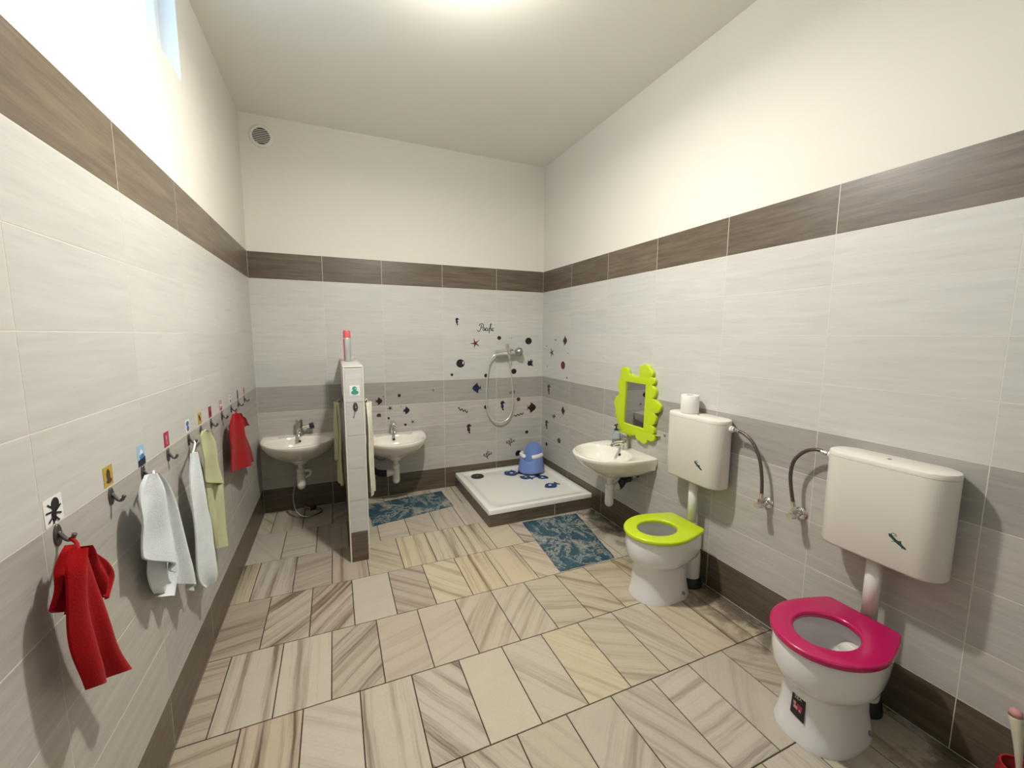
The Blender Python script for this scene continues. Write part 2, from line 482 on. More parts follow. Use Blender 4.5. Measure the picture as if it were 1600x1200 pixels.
DATA = {'S': [('seahorse', 'B', 1.56, 1.503, 0.038, 0.059), ('text', 'B', 1.825, 1.447, 0.16, 0.081), ('star', 'B', 1.726, 1.311, 0.085, 0.086), ('bubble', 'B', 1.586, 1.132, 0.077, 0.075),
       ('bubble', 'B', 1.506, 1.033, 0.026, 0.025), ('bubble', 'B', 1.959, 1.36, 0.038, 0.036), ('dot', 'B', 2.085, 1.36, 0.013, 0.012), ('bubble', 'B', 2.26, 1.331, 0.068, 0.064),
       ('turtle', 'B', 2.28, 1.122, 0.061, 0.068), ('bubble', 'B', 2.108, 1.045, 0.056, 0.051), ('bubble', 'B', 1.829, 1.014, 0.037, 0.035), ('fish', 'B', 1.739, 0.902, 0.074, 0.089),
       ('weed', 'B', 2.091, 0.845, 0.057, 0.037), ('bubble', 'B', 1.828, 0.72, 0.041, 0.039), ('seahorse', 'B', 1.995, 0.722, 0.053, 0.083), ('bubble', 'B', 2.158, 0.774, 0.04, 0.037),
       ('fish', 'B', 2.299, 0.683, 0.084, 0.095), ('wave', 'B', 1.606, 0.705, 0.096, 0.053), ('wave', 'B', 2.162, 0.623, 0.101, 0.038), ('seahorse', 'B', 1.662, 0.528, 0.055, 0.081),
       ('bubble', 'B', 2.249, 0.445, 0.035, 0.032), ('coral', 'B', 2.073, 0.36, 0.094, 0.082), ('coral', 'B', 1.84, 0.26, 0.09, 0.081), ('shell', 'B', 2.161, 0.242, 0.065, 0.058),
       ('dot', 'B', 0.914, 0.869, 0.011, 0.012), ('fish', 'B', 0.877, 0.831, 0.048, 0.062), ('bubble', 'B', 1.044, 0.871, 0.027, 0.028), ('star', 'B', 0.966, 0.766, 0.044, 0.047),
       ('dot', 'B', 1.057, 0.777, 0.014, 0.014), ('fish', 'B', 1.101, 0.737, 0.048, 0.064), ('shell', 'B', 0.873, 0.712, 0.036, 0.033), ('bubble', 'B', 0.952, 0.681, 0.018, 0.021),
       ('star', 'B', 1.152, 0.635, 0.038, 0.04), ('bubble', 'B', 1.089, 0.614, 0.021, 0.021), ('bubble', 'B', 1.335, 0.902, 0.022, 0.023), ('dot', 'R', -0.26, 1.344, 0.024, 0.02),
       ('fish', 'R', -0.424, 1.339, 0.06, 0.076), ('dot', 'R', -0.085, 1.283, 0.026, 0.015), ('star', 'R', -0.191, 1.226, 0.086, 0.077), ('dot', 'R', -0.48, 1.233, 0.017, 0.013),
       ('bubble', 'R', -0.399, 1.122, 0.071, 0.071), ('dot', 'R', -0.106, 1.091, 0.02, 0.015), ('dot', 'R', -0.472, 1.018, 0.024, 0.019), ('seahorse', 'R', -0.146, 0.875, 0.07, 0.086),
       ('fish', 'R', -0.417, 0.715, 0.051, 0.075), ('coral', 'R', -0.25, 0.632, 0.061, 0.048), ('seahorse', 'R', -0.111, 0.528, 0.072, 0.075), ('bubble', 'R', -0.352, 0.427, 0.058, 0.047),
       ('bubble', 'R', -0.113, 0.335, 0.039, 0.038), ('bubble', 'R', -1.653, 0.771, 0.021, 0.02)],
 'glass': [(-1.288, 1.077), (-1.496, 1.077), (-1.49, 0.776), (-1.276, 0.778)],
 'green': {'hook': (-1.415, 0.984),
           'loop': [(-1.574, 1.009), (-1.555, 1.002), (-1.542, 0.987)],
           'panels': [(0.035, [(-1.564, 0.897), (-1.546, 0.751), (-1.523, 0.598), (-1.495, 0.452)], [(-1.402, 0.839), (-1.345, 0.681), (-1.331, 0.53), (-1.352, 0.392)]),
                      (0.05, [(-1.619, 1.008), (-1.613, 0.946), (-1.61, 0.871), (-1.599, 0.791)], [(-1.528, 0.973), (-1.471, 0.917), (-1.411, 0.799), (-1.351, 0.68)])]},
 'mirror': [(-1.24, 1.13), (-1.235, 1.153), (-1.262, 1.168), (-1.294, 1.168), (-1.312, 1.151), (-1.316, 1.131), (-1.33, 1.114), (-1.345, 1.126), (-1.359, 1.112), (-1.374, 1.123), (-1.391, 1.109),
            (-1.405, 1.12), (-1.419, 1.109), (-1.44, 1.122), (-1.432, 1.143), (-1.43, 1.165), (-1.436, 1.188), (-1.471, 1.2), (-1.509, 1.196), (-1.52, 1.177), (-1.545, 1.16), (-1.549, 1.144),
            (-1.537, 1.129), (-1.504, 1.119), (-1.537, 1.123), (-1.561, 1.117), (-1.569, 1.101), (-1.56, 1.084), (-1.52, 1.074), (-1.554, 1.071), (-1.578, 1.05), (-1.58, 1.022), (-1.565, 0.997),
            (-1.533, 0.982), (-1.566, 0.987), (-1.6, 0.973), (-1.627, 0.954), (-1.625, 0.926), (-1.598, 0.904), (-1.564, 0.908), (-1.54, 0.916), (-1.572, 0.9), (-1.593, 0.877), (-1.588, 0.848),
            (-1.57, 0.825), (-1.536, 0.818), (-1.563, 0.816), (-1.581, 0.798), (-1.579, 0.774), (-1.56, 0.76), (-1.533, 0.757), (-1.574, 0.76), (-1.591, 0.747), (-1.586, 0.729), (-1.556, 0.715),
            (-1.527, 0.722), (-1.516, 0.713), (-1.519, 0.7), (-1.495, 0.685), (-1.47, 0.688), (-1.458, 0.698), (-1.437, 0.694), (-1.417, 0.707), (-1.416, 0.73), (-1.39, 0.716), (-1.361, 0.72),
            (-1.352, 0.702), (-1.322, 0.69), (-1.299, 0.698), (-1.272, 0.7), (-1.25, 0.73), (-1.226, 0.749), (-1.235, 0.773), (-1.211, 0.78), (-1.216, 0.812), (-1.192, 0.824), (-1.197, 0.858),
            (-1.18, 0.898), (-1.18, 0.926), (-1.192, 0.949), (-1.226, 0.97), (-1.227, 1.002), (-1.219, 1.033), (-1.209, 1.058), (-1.23, 1.082), (-1.241, 1.109)],
 'red_far': {'hook': (-0.783, 0.937),
             'loop': [(-0.991, 0.974), (-0.98, 0.966), (-0.962, 0.953)],
             'panels': [(0.032, [(-0.897, 0.95), (-0.855, 0.913), (-0.836, 0.854)], [(-0.809, 0.929), (-0.672, 0.873), (-0.579, 0.815)]),
                        (0.046, [(-1.065, 0.974), (-1.105, 0.897), (-1.128, 0.809), (-1.136, 0.682)], [(-0.92, 0.951), (-0.813, 0.86), (-0.696, 0.735), (-0.553, 0.572)])]},
 'red_near': {'hook': (-2.443, 0.976),
              'loop': [(-2.526, 0.992), (-2.506, 0.981), (-2.489, 0.951)],
              'panels': [(0.03, [(-2.494, 0.962), (-2.517, 0.927), (-2.54, 0.883), (-2.551, 0.856)], [(-2.465, 0.943), (-2.481, 0.907), (-2.496, 0.856), (-2.513, 0.823)]),
                         (0.034, [(-2.452, 0.937), (-2.433, 0.9), (-2.423, 0.86), (-2.399, 0.799)], [(-2.428, 0.924), (-2.366, 0.854), (-2.338, 0.804), (-2.378, 0.77)]),
                         (0.052, [(-2.527, 0.964), (-2.543, 0.923), (-2.552, 0.848), (-2.548, 0.75), (-2.528, 0.66)],
                          [(-2.469, 0.935), (-2.456, 0.847), (-2.434, 0.756), (-2.403, 0.668), (-2.36, 0.572)])]},
 'white_far': {'hook': (-1.578, 0.973),
               'loop': [(-1.729, 0.981), (-1.72, 0.962), (-1.713, 0.935)],
               'panels': [(0.045, [(-1.737, 0.945), (-1.768, 0.809), (-1.772, 0.64), (-1.766, 0.473), (-1.697, 0.386)],
                           [(-1.709, 0.943), (-1.651, 0.799), (-1.58, 0.633), (-1.557, 0.478), (-1.599, 0.387)])]},
 'white_near': {'hook': (-2.009, 0.98),
                'loop': [(-2.125, 1.004), (-2.119, 0.995), (-2.11, 0.982)],
                'panels': [(0.03, [(-2.122, 0.802), (-2.126, 0.744), (-2.13, 0.659), (-2.112, 0.622)], [(-1.976, 0.732), (-1.909, 0.626), (-1.921, 0.579), (-1.999, 0.54)]),
                           (0.038, [(-2.083, 0.98), (-2.034, 0.903), (-1.996, 0.76), (-1.964, 0.569)], [(-2.042, 0.964), (-1.966, 0.878), (-1.89, 0.739), (-1.80, 0.44)]),
                           (0.052, [(-2.166, 0.998), (-2.197, 0.935), (-2.205, 0.853), (-2.213, 0.787)], [(-2.096, 0.983), (-2.046, 0.886), (-2.007, 0.743), (-1.993, 0.618)])]}}

# ---------------------------------------------------------------- tiled surfaces
def tile_layers(bm):
    uv = bm.loops.layers.uv.get('UVMap') or bm.loops.layers.uv.new('UVMap')
    tn = bm.loops.layers.float_color.get('tint') or bm.loops.layers.float_color.new('tint')
    return uv, tn
def tile(bm, O, U, V, u0, u1, v0, v1, mi, tint=(1, 1, 1, 1), ang=0.0, gap=.0013, th=.0004, cham=.0003, seed=None):
    """one chamfered tile: front face at O + U*u + V*v, edges dropping th behind it"""
    uv, tn = tile_layers(bm)
    U, V, O = Vector(U), Vector(V), Vector(O)
    n = U.cross(V)
    u0 += gap; u1 -= gap; v0 += gap; v1 -= gap
    su, sv = seed if seed else (RND.uniform(0, 40), RND.uniform(0, 40))
    ca, sa = math.cos(ang), math.sin(ang)
    def rr(c, d):
        return [bm.verts.new(O+U*a+V*b-n*d) for a, b in ((u0+c, v0+c), (u1-c, v0+c), (u1-c, v1-c), (u0+c, v1-c))]
    a, b, c = rr(cham, 0), rr(0, cham), rr(0, th)
    faces = [bm.faces.new(a)]
    for p, q in ((a, b), (b, c)):
        for i in range(4):
            j = (i+1) % 4
            faces.append(bm.faces.new((p[i], q[i], q[j], p[j])))
    for f in faces:
        f.material_index = mi
        for lp in f.loops:
            d = lp.vert.co-O
            x, y = d.dot(U), d.dot(V)
            lp[uv].uv = (x*ca+y*sa+su, -x*sa+y*ca+sv)
            lp[tn] = tint
def quad(bm, O, U, V, u0, u1, v0, v1, mi):
    U, V, O = Vector(U), Vector(V), Vector(O)
    f = bm.faces.new([bm.verts.new(O+U*a+V*b) for a, b in ((u0, v0), (u1, v0), (u1, v1), (u0, v1))])
    f.material_index = mi
def row_kind(i):
    return 'base' if i == 0 else 'grey' if i < 5 else 'light' if i < 9 else 'brown'
WMATS = ['plaster', 'grout', 'light_tile', 'grey_tile', 'brown_tile']
def row_tint(i, side=''):
    b = {4: .96, 3: 1.03}.get(i, 1.0) if side == 'left' else {4: .80, 3: 1.04, 2: 1.0, 1: 1.05}.get(i, 1.0)
    b *= RND.uniform(.965, 1.035)
    wv = RND.uniform(-.004, .012)
    return (b*(1+wv), b, b*(1-wv), 1)
def tiled_wall(side, O, U, length, joints, hole=None):
    V = (0, 0, 1)
    n = Vector(U).cross(Vector(V))
    Ob = Vector(O)-n*.0004
    E = .03
    bm = new_bm(); tile_layers(bm)
    ztop = ROWS[-1][1]
    quad(bm, Ob, U, V, -E, length+E, -E, ztop, 1)
    if hole:
        a0, a1, z0, z1 = hole
        quad(bm, Ob, U, V, -E, length+E, ztop, z0, 0)
        quad(bm, Ob, U, V, -E, length+E, z1, CH+E, 0)
        quad(bm, Ob, U, V, -E, a0, z0, z1, 0)
        quad(bm, Ob, U, V, a1, length+E, z0, z1, 0)
    else:
        quad(bm, Ob, U, V, -E, length+E, ztop, CH+E, 0)
    js = [0]+[j for j in joints if 0.02 < j < length-.02]+[length]
    for i in range(1, 9):
        for a, b in zip(js, js[1:]):
            tile(bm, O, U, V, a, b, *ROWS[i], {'grey': 3, 'light': 2}[row_kind(i)], row_tint(i, side))
    struct(raw('wall_'+side, bm, WMATS))
    bm = new_bm(); tile_layers(bm)
    for a, b in zip(js, js[1:]):
        tile(bm, O, U, V, a, b, *ROWS[0], 0, row_tint(0))
    struct(raw('baseboard_'+side, bm, ['brown_tile']))
    bm = new_bm(); tile_layers(bm)
    for a, b in zip(js, js[1:]):
        t = RND.uniform(1.05, 1.3)*(1.15 if side == 'left' else 1)  # left wall's band tinted lighter, its reflected light painted into the tile colour
        tile(bm, O, U, V, a, b, *ROWS[9], 0, (t, t, t, 1))
    return struct(raw('trim_%d' % {'left': 1, 'back': 2, 'right': 3, 'front': 4}[side], bm, ['brown_tile']))

L_LEN = -FRONT
WIN = (L_LEN-2.30, L_LEN-1.266, 2.456, 2.86)       # window opening along u of the left wall
tiled_wall('left', (0, FRONT, 0), (0, 1, 0), L_LEN, sorted(L_LEN-(.984+TW*k) for k in range(-1, 8)), hole=WIN)
tiled_wall('back', (0, 0, 0), (1, 0, 0), W, [.493, .931, 1.432, 1.9325])
tiled_wall('right', (W, 0, 0), (0, -1, 0), L_LEN, [.5169+TW*k for k in range(9)])
tiled_wall('front', (W, FRONT, 0), (-1, 0, 0), W, [TW*k for k in range(1, 5)])

bm = new_bm()
box(bm, -.04, W+.04, FRONT-.04, .04, CH, CH+.06)
struct(obj('ceiling', bm, 'ceiling_paint'))

# floor: 20 x 40 cm sawn stone in running bond, each stone with its own vein direction
bm = new_bm(); tile_layers(bm)
quad(bm, (0, 0, -.003), (1, 0, 0), (0, 1, 0), -.04, W+.04, FRONT-.04, .04, 1)
D90 = PI/2
FT = {  # (row, index): (vein angle, vein strength, tint)
 (0, 0): (1.57, .95, (1.0, .95, .82)), (0, 1): (1.50, .9, (.98, .96, .95)), (0, 2): (.3, .55, (.82, .78, .74)), (0, 3): (1.56, .75, (.86, .78, .72)), (0, 4): (-.8, .55, (1.0, .96, .86)), (0, 5): (1.55, .55, (1.12, 1.06, .88)), (0, 6): (1.57, .9, (1.1, 1.06, .95)), (0, 7): (1.57, .8, (1.1, 1.05, .9)), (0, 8): (.4, .15, (1.12, 1.08, .95)),
 (1, 0): (.15, .6, (.80, .74, .68)), (1, 1): (.75, .95, (.93, .88, .82)), (1, 2): (.95, .95, (.95, .88, .83)), (1, 3): (.2, .08, (1.0, 1.0, .97)), (1, 4): (-.75, .55, (.88, .82, .77)), (1, 5): (-.85, .6, (1.15, 1.08, .92)), (1, 6): (1.57, .9, (1.16, 1.06, .85)), (1, 7): (1.57, .85, (1.15, 1.06, .88)), (1, 8): (-.9, .5, (1.12, 1.06, .95)),
 (2, 0): (.02, .7, (.88, .82, .76)), (2, 1): (1.56, .85, (1.02, 1.0, .95)), (2, 2): (1.57, .65, (1.08, 1.05, 1.0)), (2, 3): (.8, .85, (.90, .86, .80)), (2, 4): (.3, .25, (.97, .90, .85)), (2, 5): (.4, .15, (1.02, .96, .91)), (2, 6): (.95, .5, (1.05, .98, .9)), (2, 7): (.85, .55, (1.04, 1.0, .93)), (2, 8): (-.35, .45, (1.0, .98, .86)), (2, 9): (2.35, .9, (1.05, 1.0, .85)), (2, 10): (-.3, .5, (1.05, .98, .82)), (2, 11): (-1.2, .8, (1.0, .92, .75)),
 (3, 0): (.08, .8, (.90, .84, .76)), (3, 1): (1.57, .95, (1.02, .93, .82)), (3, 2): (-.6, .22, (1.08, 1.08, 1.05)), (3, 3): (1.57, .7, (1.05, 1.02, .96)), (3, 4): (-1.0, .85, (1.02, 1.0, .97)), (3, 5): (.2, .05, (1.08, 1.06, .98)), (3, 6): (-.95, .4, (1.05, 1.03, .97)), (3, 7): (-.9, .4, (1.15, 1.08, .88)), (3, 8): (-.5, .45, (1.03, 1.0, .9)), (3, 9): (-1.1, .45, (1.03, 1.0, .93)), (3, 10): (-1.25, .45, (1.08, 1.0, .85)), (3, 11): (1.57, .95, (1.0, .92, .8)),
}
for r in range(-2, 9):
    y1, y0 = -.7945-.4015*r, -.7945-.4015*(r+1)
    off = .088 if r % 2 == 0 else .190
    xs = [0]+[off+.1985*k for k in range(13) if off+.1985*k < W-.01]+[W]
    k0 = 0 if r % 2 == 0 else 0
    for k, (a, b) in enumerate(zip(xs, xs[1:])):
        key = (r, k)
        if key in FT:
            an, s, t = FT[key]
        else:
            an = RND.choice([1.57, 1.57, .8, -.8, .1, -1.1])
            s = RND.uniform(.15, .75)
            g = RND.uniform(.9, 1.08); t = (g, g*.98, g*RND.uniform(.88, .97))
        ya, yb = max(y0, FRONT), min(y1, 0)
        if yb-ya < .01: continue
        tile(bm, (0, 0, 0), (1, 0, 0), (0, 1, 0), a, b, ya, yb, 0, (t[0], t[1], t[2], s), ang=an, gap=.0022, th=.003, cham=.001)
struct(raw('floor', bm, ['stone_tile', 'floor_grout']))

# ---------------------------------------------------------------- partition wall with tiled faces
PX0, PX1, PY, PH = .590, .703, -1.008, 1.200
bm = new_bm(); tile_layers(bm)
box(bm, PX0+.0025, PX1-.0025, PY+.0025, 0, 0, PH-.0025, mi=1)
pj = [.5, 1.0]
PR = ROWS[1:6]+[(0, BH)]
def prow(i, z0, z1, O, U, js, mi):
    for a, b in zip(js, js[1:]):
        tile(bm, O, U, (0, 0, 1), a, b, z0, z1, mi, row_tint(i))
for i in range(6):
    z0, z1 = ROWS[i]
    z1 = min(z1, PH)
    mi = {'base': 4, 'grey': 3, 'light': 2}[row_kind(i)]
    prow(i, z0, z1, (PX0, 0, 0), (0, -1, 0), [0, .5, 1.008], mi)
    prow(i, z0, z1, (PX1, PY, 0), (0, 1, 0), [0, .508, 1.008], mi)
    t = .90 if 0 < i < 5 else 1.0
    if 0 < i < 5: mi = 2  # grey rows become light tile on the end face, lamplight painted in
    tile(bm, (PX0, PY, 0), (1, 0, 0), (0, 0, 1), .008, PX1-PX0-.008, z0, z1, mi, (t, t, t*1.02, 1))
for a, b in ((0, .5), (.5, 1.008)):
    tile(bm, (PX0, PY, PH), (1, 0, 0), (0, 1, 0), .006, PX1-PX0-.006, a+(.006 if a == 0 else 0), b, 2, (1.05, 1.05, 1.05, 1), ang=D90)
struct(raw('wall_partition', bm, WMATS))
bm = new_bm()
for x in (PX0, PX1-.008):
    box(bm, x, x+.008, PY-.0008, PY+.008, 0, PH, .0015)
box(bm, PX0, PX1, PY-.0008, PY+.006, PH-.004, PH+.001, .001)
for x in (PX0, PX1-.006):
    box(bm, x, x+.006, PY, -.001, PH-.004, PH+.001, .001)
struct(obj('trim_5', bm, 'grout'))

# ---------------------------------------------------------------- window high in the left wall
wy0, wy1 = -2.30, -1.266
wz0, wz1 = 2.456, 2.86
wnd = bpy.data.objects.new('window_1', None)
COL.objects.link(wnd)
wnd.location = (0, (wy0+wy1)/2, wz0)
struct(wnd)
bm = new_bm()
def wbox(x0, x1, y0, y1, z0, z1, bev=.002, b=None):
    c = wnd.location
    box(b or bm, x0-c.x, x1-c.x, y0-c.y, y1-c.y, z0-c.z, z1-c.z, bev)
t = .02
wbox(-.115, -.0005, wy1, wy1+t, wz0-t, wz1+t, 0)
wbox(-.115, -.0005, wy0-t, wy0, wz0-t, wz1+t, 0)
wbox(-.115, -.0005, wy0, wy1, wz0-t, wz0, 0)
wbox(-.115, -.0005, wy0, wy1, wz1, wz1+t, 0)
obj('window_reveal', bm, 'frame_white', wnd)
bm = new_bm()
fwid = .045
wbox(-.112, -.060, wy1-fwid, wy1, wz0, wz1)
wbox(-.112, -.060, wy0, wy0+fwid, wz0, wz1)
wbox(-.112, -.060, wy0+fwid, wy1-fwid, wz0, wz0+fwid)
wbox(-.112, -.060, wy0+fwid, wy1-fwid, wz1-fwid, wz1)
obj('window_frame', bm, 'frame_white', wnd)
bm = new_bm()
wbox(-.090, -.084, wy0+fwid-.005, wy1-fwid+.005, wz0+fwid-.005, wz1-fwid+.005, 0)
obj('pane', bm, 'window_glass', wnd)

# ---------------------------------------------------------------- wash basins
def d_outline(th, a, b, back, cy):
    """distance from (0, cy) to a D-shaped outline: half ellipse in front, flat wall side at y=0, in direction th"""
    dx, dy = math.cos(th), math.sin(th)
    best = 9
    # front: superellipse (|x|/a)^p+((y-back)/(b))^p = 1, y > back ; sides straight between
    lo, hi = 0.0, 1.2
    for _ in range(44):
        m_ = (lo+hi)/2
        x, y = dx*m_, cy+dy*m_
        if y <= 0: ins = False
        elif y <= back: ins = abs(x) <= a
        else: ins = (abs(x)/a)**2.15+((y-back)/b)**2.15 <= 1
        if ins: lo = m_
        else: hi = m_
    return lo
NB = 96
def zs(bm):
    bmesh.ops.scale(bm, vec=(1, 1, 1.12), verts=bm.verts[:])
    return bm
def d_ring(a, b, back, cy, z, wallgap=0.0):
    out = []
    for i in range(NB):
        th = 2*PI*i/NB
        r = d_outline(th, a, b, back, cy)
        out.append((r*math.cos(th), max(cy+r*math.sin(th), wallgap), z))
    return out
def e_ring(a, b, cy, z, p=2.0):
    out = []
    for i in range(NB):
        th = 2*PI*i/NB
        c, s = math.cos(th), math.sin(th)
        k = (abs(c)**p+abs(s)**p)**(-1/p)
        out.append((a*c*k, cy+b*s*k, z))
    return out
def washbasin(name, label, loc, rz, faucet, group, a=.260, trap_y=.17):
    """local frame: x along the wall, y out from the wall (0 = wall), z = 0 at the rim"""
    t = thing(name, label, 'washbasin', loc, rz, group)
    bm = new_bm()
    cy, b, bk = .20, .345, .085
    def flank(sa, sb, z):
        out = []
        for x, y, z_ in d_ring(a*sa, b*sb, bk, cy, z):
            w_ = 1-min(1, y/.14)
            w_ = w_*w_*(3-2*w_)
            out.append((x*(1+(1/sa-1)*w_), y, z_))
        return out
    rings = [
      e_ring(.055, .055, .18, -.150), e_ring(.075, .075, .18, -.142),
      d_ring(a*.52, b*.46, .10, .19, -.130), d_ring(a*.76, b*.69, .09, cy, -.102), flank(.90, .86, -.068), flank(.955, .935, -.046),
      flank(.988, .978, -.026), d_ring(a, b, bk, cy, -.012), d_ring(a-.001, b-.001, bk, cy, -.004), d_ring(a-.006, b-.006, bk, cy, 0.0),
    ]
    gy = .238
    def inner(k, z, pw=2.08):
        return e_ring((a-.042)*k, .156*k, gy, z, pw)
    rings += [inner(1.03, 0.0), inner(1.0, -.004), inner(.965, -.018), inner(.88, -.050), inner(.70, -.086), inner(.42, -.106), inner(.14, -.112)]
    rr = loft(bm, rings)
    zs(bm)
    obj('basin', bm, 'basin_ceramic', t, 'auto')
    bm = new_bm()
    lathe(bm, [(.026, -.1135), (.028, -.1105), (.020, -.1095), (.018, -.113)], 20, 0, gy)
    zs(bm)
    obj('drain', bm, 'chrome', t, True)
    # overflow hole in the slope below the tap
    bm = new_bm()
    lathe(bm, [(.009, -.006), (.0095, .004), (.007, .005)], 18)
    xf(bm, Matrix(((1, 0, 0, 0), (0, .45, .9, gy-.158*.915), (0, -.9, .45, -.034), (0, 0, 0, 1))))
    obj('overflow_hole', bm, 'black_rubber', t, True)
    # bottle trap
    tr = new_bm()
    lathe(tr, [(.040, -.168), (.043, -.160), (.043, -.149), (.030, -.146)], 24, 0, trap_y)
    lathe(tr, [(.020, -.240), (.020, -.160)], 20, 0, trap_y)
    lathe(tr, [(.027, -.232), (.029, -.226), (.029, -.204), (.024, -.200)], 20, 0, trap_y)
    lathe(tr, [(.012, -.346), (.022, -.340), (.0285, -.330), (.029, -.322), (.0305, -.320), (.0305, -.312), (.029, -.310), (.029, -.238), (.024, -.232)], 22, 0, trap_y)
    zs(tr)
    trap = obj('trap', tr, 'white_plastic', t, 'auto')
    return t, trap
def tap_single(t, h=.13):
    f = new_bm()
    lathe(f, [(.028, 0), (.028, .006), (.024, .010), (.0225, .050), (.023, .078), (.021, .084)], 24, 0, .055)
    tube(f, catmull([(0, .065, .040), (0, .100, .052), (0, .140, .050), (0, .158, .040)], 6), [.0155]*6+[.014]*6+[.0125]*7, 14)
    tube(f, [(0, .157, .043), (0, .159, .030)], .0125, 14)
    fo = obj('faucet', f, 'chrome', t, 'auto')
    l = new_bm()
    lathe(l, [(.0225, .085), (.023, .105), (.019, .113), (.008, .116)], 24, 0, .055)
    tube(l, catmull([(0, .055, .108), (0, .095, .124), (0, .145, .133)], 6), [.011]*4+[.009]*5+[.0075]*4, 12)
    obj('lever', l, 'chrome', fo, 'auto')
    return fo
# basin behind the partition, on the back wall left
b1, trap1 = washbasin('washbasin', 'white washbasin on the back wall left of the partition, in the shaded alcove', (.28, -.0005, .605), PI, 1, 'child height washbasins')
f = new_bm()
lathe(f, [(.028, 0), (.028, .006), (.024, .010), (.022, .060), (.024, .085), (.022, .095)], 24, 0, .055)
tube(f, catmull([(0, .06, .03), (0, .10, .034), (0, .138, .026), (0, .150, .012)], 6), .0135, 14)
fo = obj('faucet', f, 'chrome', b1, 'auto')
l = new_bm()
lathe(l, [(.024, .096), (.026, .120), (.023, .128), (.010, .131)], 20, 0, .055)
tube(l, [(0, .055, .122), (0, .095, .134)], .009, 12)
obj('lever', l, 'chrome', fo, 'auto')
l = new_bm()
tube(l, [(.018, .055, .060), (-.075, .055, .072)], .013, 14)
obj('side_outlet', l, 'chrome', fo, 'auto')
l = new_bm()
tube(l, [(-.070, .055, .070), (-.100, .055, .076)], [.022, .024], 16)
obj('side_knob', l, 'dark_plastic', fo, 'auto')
l = new_bm()
tube(l, catmull([(-.028, .17, -.222), (-.058, .165, -.222), (-.066, .16, -.245), (-.050, .155, -.262), (-.028, .16, -.268)], 6), .009, 12)
obj('overflow_hose', zs(l), 'white_plastic', trap1, True)
l = new_bm()
pts = [(.035, .17, -.33), (.055, .165, -.40), (.060, .175, -.47), (.040, .195, -.55), (-.005, .215, -.588), (-.06, .205, -.594), (-.115, .165, -.594), (-.130, .12, -.592), (-.09, .075, -.590), (-.035, .06, -.585), (.0, .03, -.575)]
tube(l, catmull(pts, 8), .0068, 12)
obj('drain_hose', l, 'dull_steel', b1, True)
l = new_bm()
tube(l, [(-.045, .075, -.588), (-.085, .068, -.583)], .018, 14)
obj('hose_coupling', l, 'black_rubber', b1, True)

# basin right of the partition
b2, trap2 = washbasin('washbasin', 'white washbasin on the back wall right of the partition, under the small sea stickers', (.978, -.0005, .552), PI, 2, 'child height washbasins', trap_y=.17)
f = new_bm()
lathe(f, [(.026, 0), (.026, .006), (.022, .010), (.021, .070), (.022, .092)], 24, 0, .055)
tube(f, catmull([(0, .06, .04), (0, .10, .046), (0, .142, .040), (0, .152, .028)], 6), .0135, 14)
fo = obj('faucet', f, 'chrome', b2, 'auto')
l = new_bm()
box(l, -.020, .020, .034, .150, .094, .112, .007, 3)
obj('lever', l, 'chrome', fo, 'auto')
l = new_bm()
tube(l, [(.0, .17, -.262), (.070, .17, -.262)], .0215, 16)
tube(l, [(.052, .17, -.262), (.075, .17, -.262)], .026, 16)
obj('trap_outlet', zs(l), 'white_plastic', trap2, 'auto')
l = new_bm()
tube(l, catmull([(.07, .17, -.262), (.12, .15, -.262), (.16, .09, -.262), (.17, .004, -.262)], 6), .024, 16)
obj('waste_elbow', zs(l), 'black_rubber', b2, True)
l = new_bm()
tube(l, catmull([(.045, .10, -.14), (.070, .09, -.190), (.11, .07, -.205), (.15, .03, -.19), (.165, .004, -.185)], 6), .008, 12)
obj('supply_hose', l, 'dull_steel', b2, True)

# basin on the right wall under the green mirror
b3, trap3 = washbasin('washbasin', 'white washbasin on the right wall below the lime green mirror', (W-.0005, -1.345, .611), PI/2, 3, 'child height washbasins')
tap_single(b3)
l = new_bm()
tube(l, [(0, .165, -.226), (0, .105, -.226)], .020, 16)
tube(l, [(0, .125, -.226), (0, .100, -.226)], .026, 16)
obj('trap_outlet', zs(l), 'white_plastic', trap3, 'auto')
l = new_bm()
tube(l, catmull([(0, .105, -.226), (0, .080, -.222), (0, .050, -.195), (0, .004, -.190)], 6), [.026]*10+[.024]*9, 16)
tube(l, [(-.01, .06, -.178), (-.06, .04, -.178)], .010, 12)
obj('waste_elbow', zs(l), 'dark_plastic', b3, True)
for s in (-.055, -.085):
    l = new_bm()
    tube(l, [(s, .002, -.17), (s, .045, -.17)], .010, 12)
    tube(l, [(s, .035, -.18), (s, .035, -.145)], .007, 12)
    obj('stop_valve', l, 'dull_steel', b3, True)
# soap dispenser on that basin
sd = thing('soap_dispenser', 'clear pump soap bottle with a dark pump on the right hand washbasin', 'soap dispenser', (2.365, -1.235, .6115), .6)
l = new_bm()
lathe(l, [(.024, 0), (.027, .004), (.0275, .07), (.026, .085), (.016, .098), (.013, .102)], 24)
obj('bottle', l, 'clear_bottle', sd, True)
l = new_bm()
lathe(l, [(.015, .100), (.0155, .118), (.006, .121), (.005, .145)], 20)
box(l, -.034, .016, -.008, .008, .144, .153, .003)
obj('pump', l, 'dark_plastic', sd, 'auto')
l = new_bm()
lathe(l, [(.0255, .002), (.026, .045)], 20)
obj('liquid_soap', l, 'dark_plastic', sd, True)

